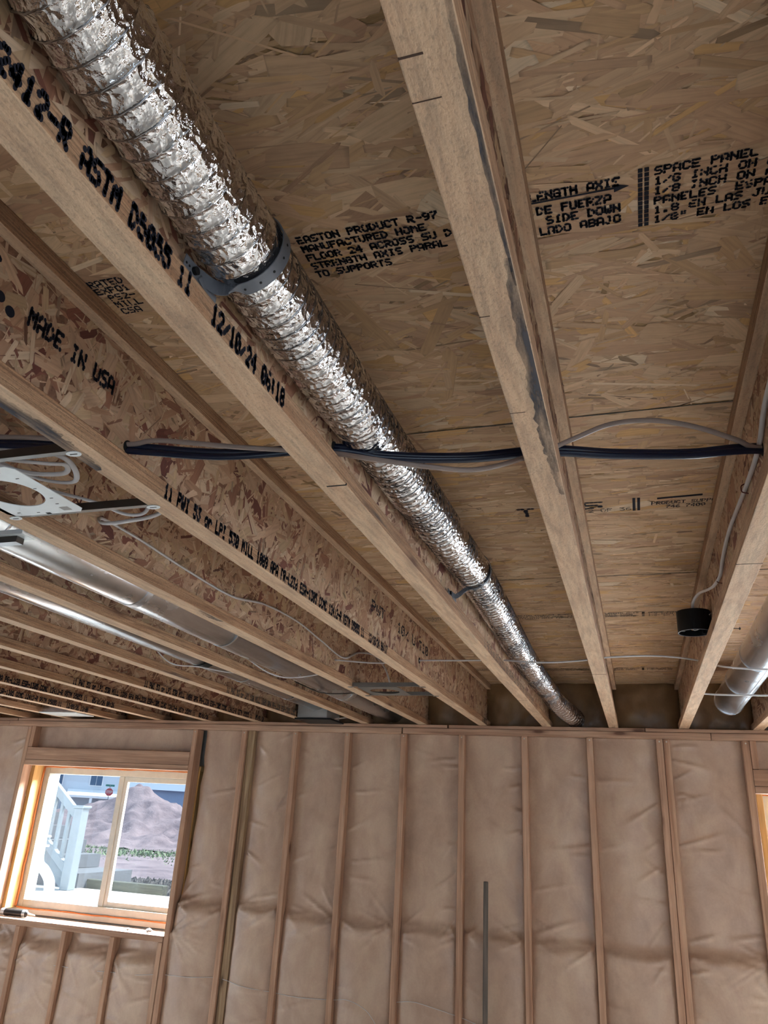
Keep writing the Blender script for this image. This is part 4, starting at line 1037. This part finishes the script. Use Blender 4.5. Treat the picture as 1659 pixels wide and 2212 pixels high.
gs = mb.build('grass', M['grass']); tag(gs, 'strip of pale green grass in front of the dirt heap', 'grass', kind='stuff')
# stairs and railing beside the house
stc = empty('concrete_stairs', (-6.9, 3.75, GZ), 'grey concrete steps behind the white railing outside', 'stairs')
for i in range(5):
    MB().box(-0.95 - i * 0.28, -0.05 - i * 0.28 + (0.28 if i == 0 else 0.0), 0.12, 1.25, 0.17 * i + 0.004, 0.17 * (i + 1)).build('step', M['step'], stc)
rl = empty('stair_railing', (-6.60, 3.6, GZ), 'white vinyl stair railing with balusters seen through the left window', 'railing')
MB().box(-0.065, 0.065, -0.065, 0.065, 0.004, 0.93).build('newel_post', M['vinyl_white'], rl, bevel=0.008)
MB().box(-0.085, 0.085, -0.085, 0.085, 0.93, 0.965).build('post_cap', M['vinyl_white'], rl, bevel=0.012)
MB().bar((-0.06, 0, 0.86), (-1.35, 0, 1.86), 0.075, 0.10).build('top_rail', M['vinyl_white'], rl, bevel=0.008)
MB().bar((-0.06, 0, 0.22), (-1.35, 0, 1.22), 0.055, 0.09).build('bottom_rail', M['vinyl_white'], rl, bevel=0.006)
MB().bar((-0.06, 0.06, 0.10), (-1.35, 0.06, 1.10), 0.03, 0.24).build('stringer', M['vinyl_white'], rl)
for i in range(9):
    x = -0.17 - i * 0.125; z = 0.22 + (-0.06 - x) * 0.775
    MB().box(x - 0.02, x + 0.02, -0.02, 0.02, z, z + 0.63).build('baluster', M['vinyl_white'], rl)
MB().box(-0.66, -0.54, -0.06, 0.06, 0.30, 2.35).build('newel_post', M['vinyl_white'], rl, bevel=0.008)
ds = empty('downspout', (-5.09, 1.2, GZ), 'white corrugated downspout with kicked-out foot outside the left window', 'downspout')
MB().tube([(0, 0, 2.4), (0, 0, 1.2), (0, 0, 0.62), (0.02, 0, 0.48), (0.10, 0, 0.42), (0.17, 0, 0.34), (0.19, 0, 0.22), (0.19, 0, 0.06)], 0.052, 0.040, n=12).build('pipe', M['vinyl_white'], ds, smooth=True)
for z in (0.62, 0.70): MB().box(-0.058, 0.058, -0.046, 0.046, z - 0.008, z + 0.008).build('band', M['vinyl_white'], ds)
MB().box(-0.10, 0.24, -0.10, 0.10, 0.0045, 0.05).build('splash_block', M['slab'], ds, bevel=0.01)
# stop sign
sg = empty('stop_sign', (-59.2, 75, -2.2), 'red octagonal STOP sign with green street blade, far outside', 'sign')
sg.rotation_euler = (0, 0, math.radians(38))
MB().cyl((0, 0, 0), (0, 0, 3.7), 0.04, 10).build('post', M['grey_metal'], sg)
def octagon(r, y0, y1): return MB().prism([(r * math.cos(math.pi / 8 + k * math.pi / 4), 2.9 + r * math.sin(math.pi / 8 + k * math.pi / 4)) for k in range(8)], y0, y1)
octagon(0.47, -0.09, -0.07).build('rim', M['sign_white'], sg)
octagon(0.435, -0.10, -0.0905).build('face', M['sign_red'], sg)
print_text('lettering', ['STOP'], (-0.34, -0.106, 3.05), (1, 0, 0), (0, 0, -1), 0.18, 0.30, sg, material=M['sign_white'], fade=0, fat=1.3, seed=2)
MB().box(-0.5, 0.5, -0.03, -0.01, 3.5, 3.72).build('street_blade', M['sign_green'], sg)
# houses across the street
def house(label, loc, rot, w, d, h, roof_h, wall, porch, garage):
    o = empty('house', loc, label, 'house'); o.rotation_euler = (0, 0, rot)
    MB().box(-w / 2, w / 2, 0, d, 0, h).build('wall', wall, o)
    MB().add([(-w / 2 - .5, -.5, h), (w / 2 + .5, -.5, h), (w / 2 + .5, d + .5, h), (-w / 2 - .5, d + .5, h), (-w / 2 - .5, d / 2, h + roof_h), (w / 2 + .5, d / 2, h + roof_h)], [(0, 1, 5, 4), (2, 3, 4, 5), (0, 4, 3), (1, 2, 5), (3, 2, 1, 0)]).build('roof', M['house_roof'], o)
    for (x, z, a, b) in porch.get('windows', []):
        f = MB().box(x - a / 2 - .12, x + a / 2 + .12, -.08, -.02, z - .12, z + b + .12).build('window', M['house_trim'], o)
        for i in range(2):
            MB().box(x - a / 2 + i * a / 2 + .03, x + i * a / 2 - .03, -.12, -.085, z, z + b).build('pane', M['house_glass'], f)
    if 'porch' in porch:
        x0, x1 = porch['porch']
        pr = MB().add([(x0 - .3, -2.4, 2.9), (x1 + .3, -2.4, 2.9), (x1 + .3, -.05, 3.7), (x0 - .3, -.05, 3.7), (x0 - .3, -2.4, 2.6), (x1 + .3, -2.4, 2.6), (x1 + .3, -.05, 2.6), (x0 - .3, -.05, 2.6)], [(0, 1, 2, 3), (4, 7, 6, 5), (0, 4, 5, 1), (1, 5, 6, 2), (3, 7, 4, 0), (2, 6, 7, 3)]).build('porch_roof', M['house_trim'], o)
        for i in range(4):
            x = x0 + (x1 - x0) * i / 3
            MB().box(x - .18, x + .18, -2.35, -1.99, 0, 2.6).build('column', M['house_trim'], o)
        MB().box((x0 + x1) / 2 - .55, (x0 + x1) / 2 + .55, -.1, -.02, .1, 2.3).build('door', M['house_glass'], o)
    if garage:
        x0, x1 = garage
        g = MB().box(x0, x1, -.1, -.02, 0, 2.4).build('garage_door', M['house_trim'], o)
        for i in range(3): MB().box(x0 + .1, x1 - .1, -.125, -.105, .15 + i * .75, .75 + i * .75).build('panel', M['house_trim'], g)
    return o
house('pale blue two-storey house with white porch across the street', (-71.5, 90, -2.6), math.radians(38), 17, 10, 7.2, 3.0, M['house_siding'],
      {'windows': [(-6.2, 4.2, 1.6, 1.7), (-1.0, 4.3, 1.6, 1.5), (4.5, 4.3, 1.6, 1.6), (-6.2, .9, 1.7, 1.7), (6.4, .9, 1.6, 1.7)], 'porch': (-4.2, 4.4)}, None)
house('slate blue house with garage behind the dirt heap', (-47.5, 74, -2.6), math.radians(34), 13, 9, 3.7, 2.3, M['house_grey'],
      {'windows': [(-3.6, 1.2, 1.6, 1.3)]}, (1.2, 6.0))
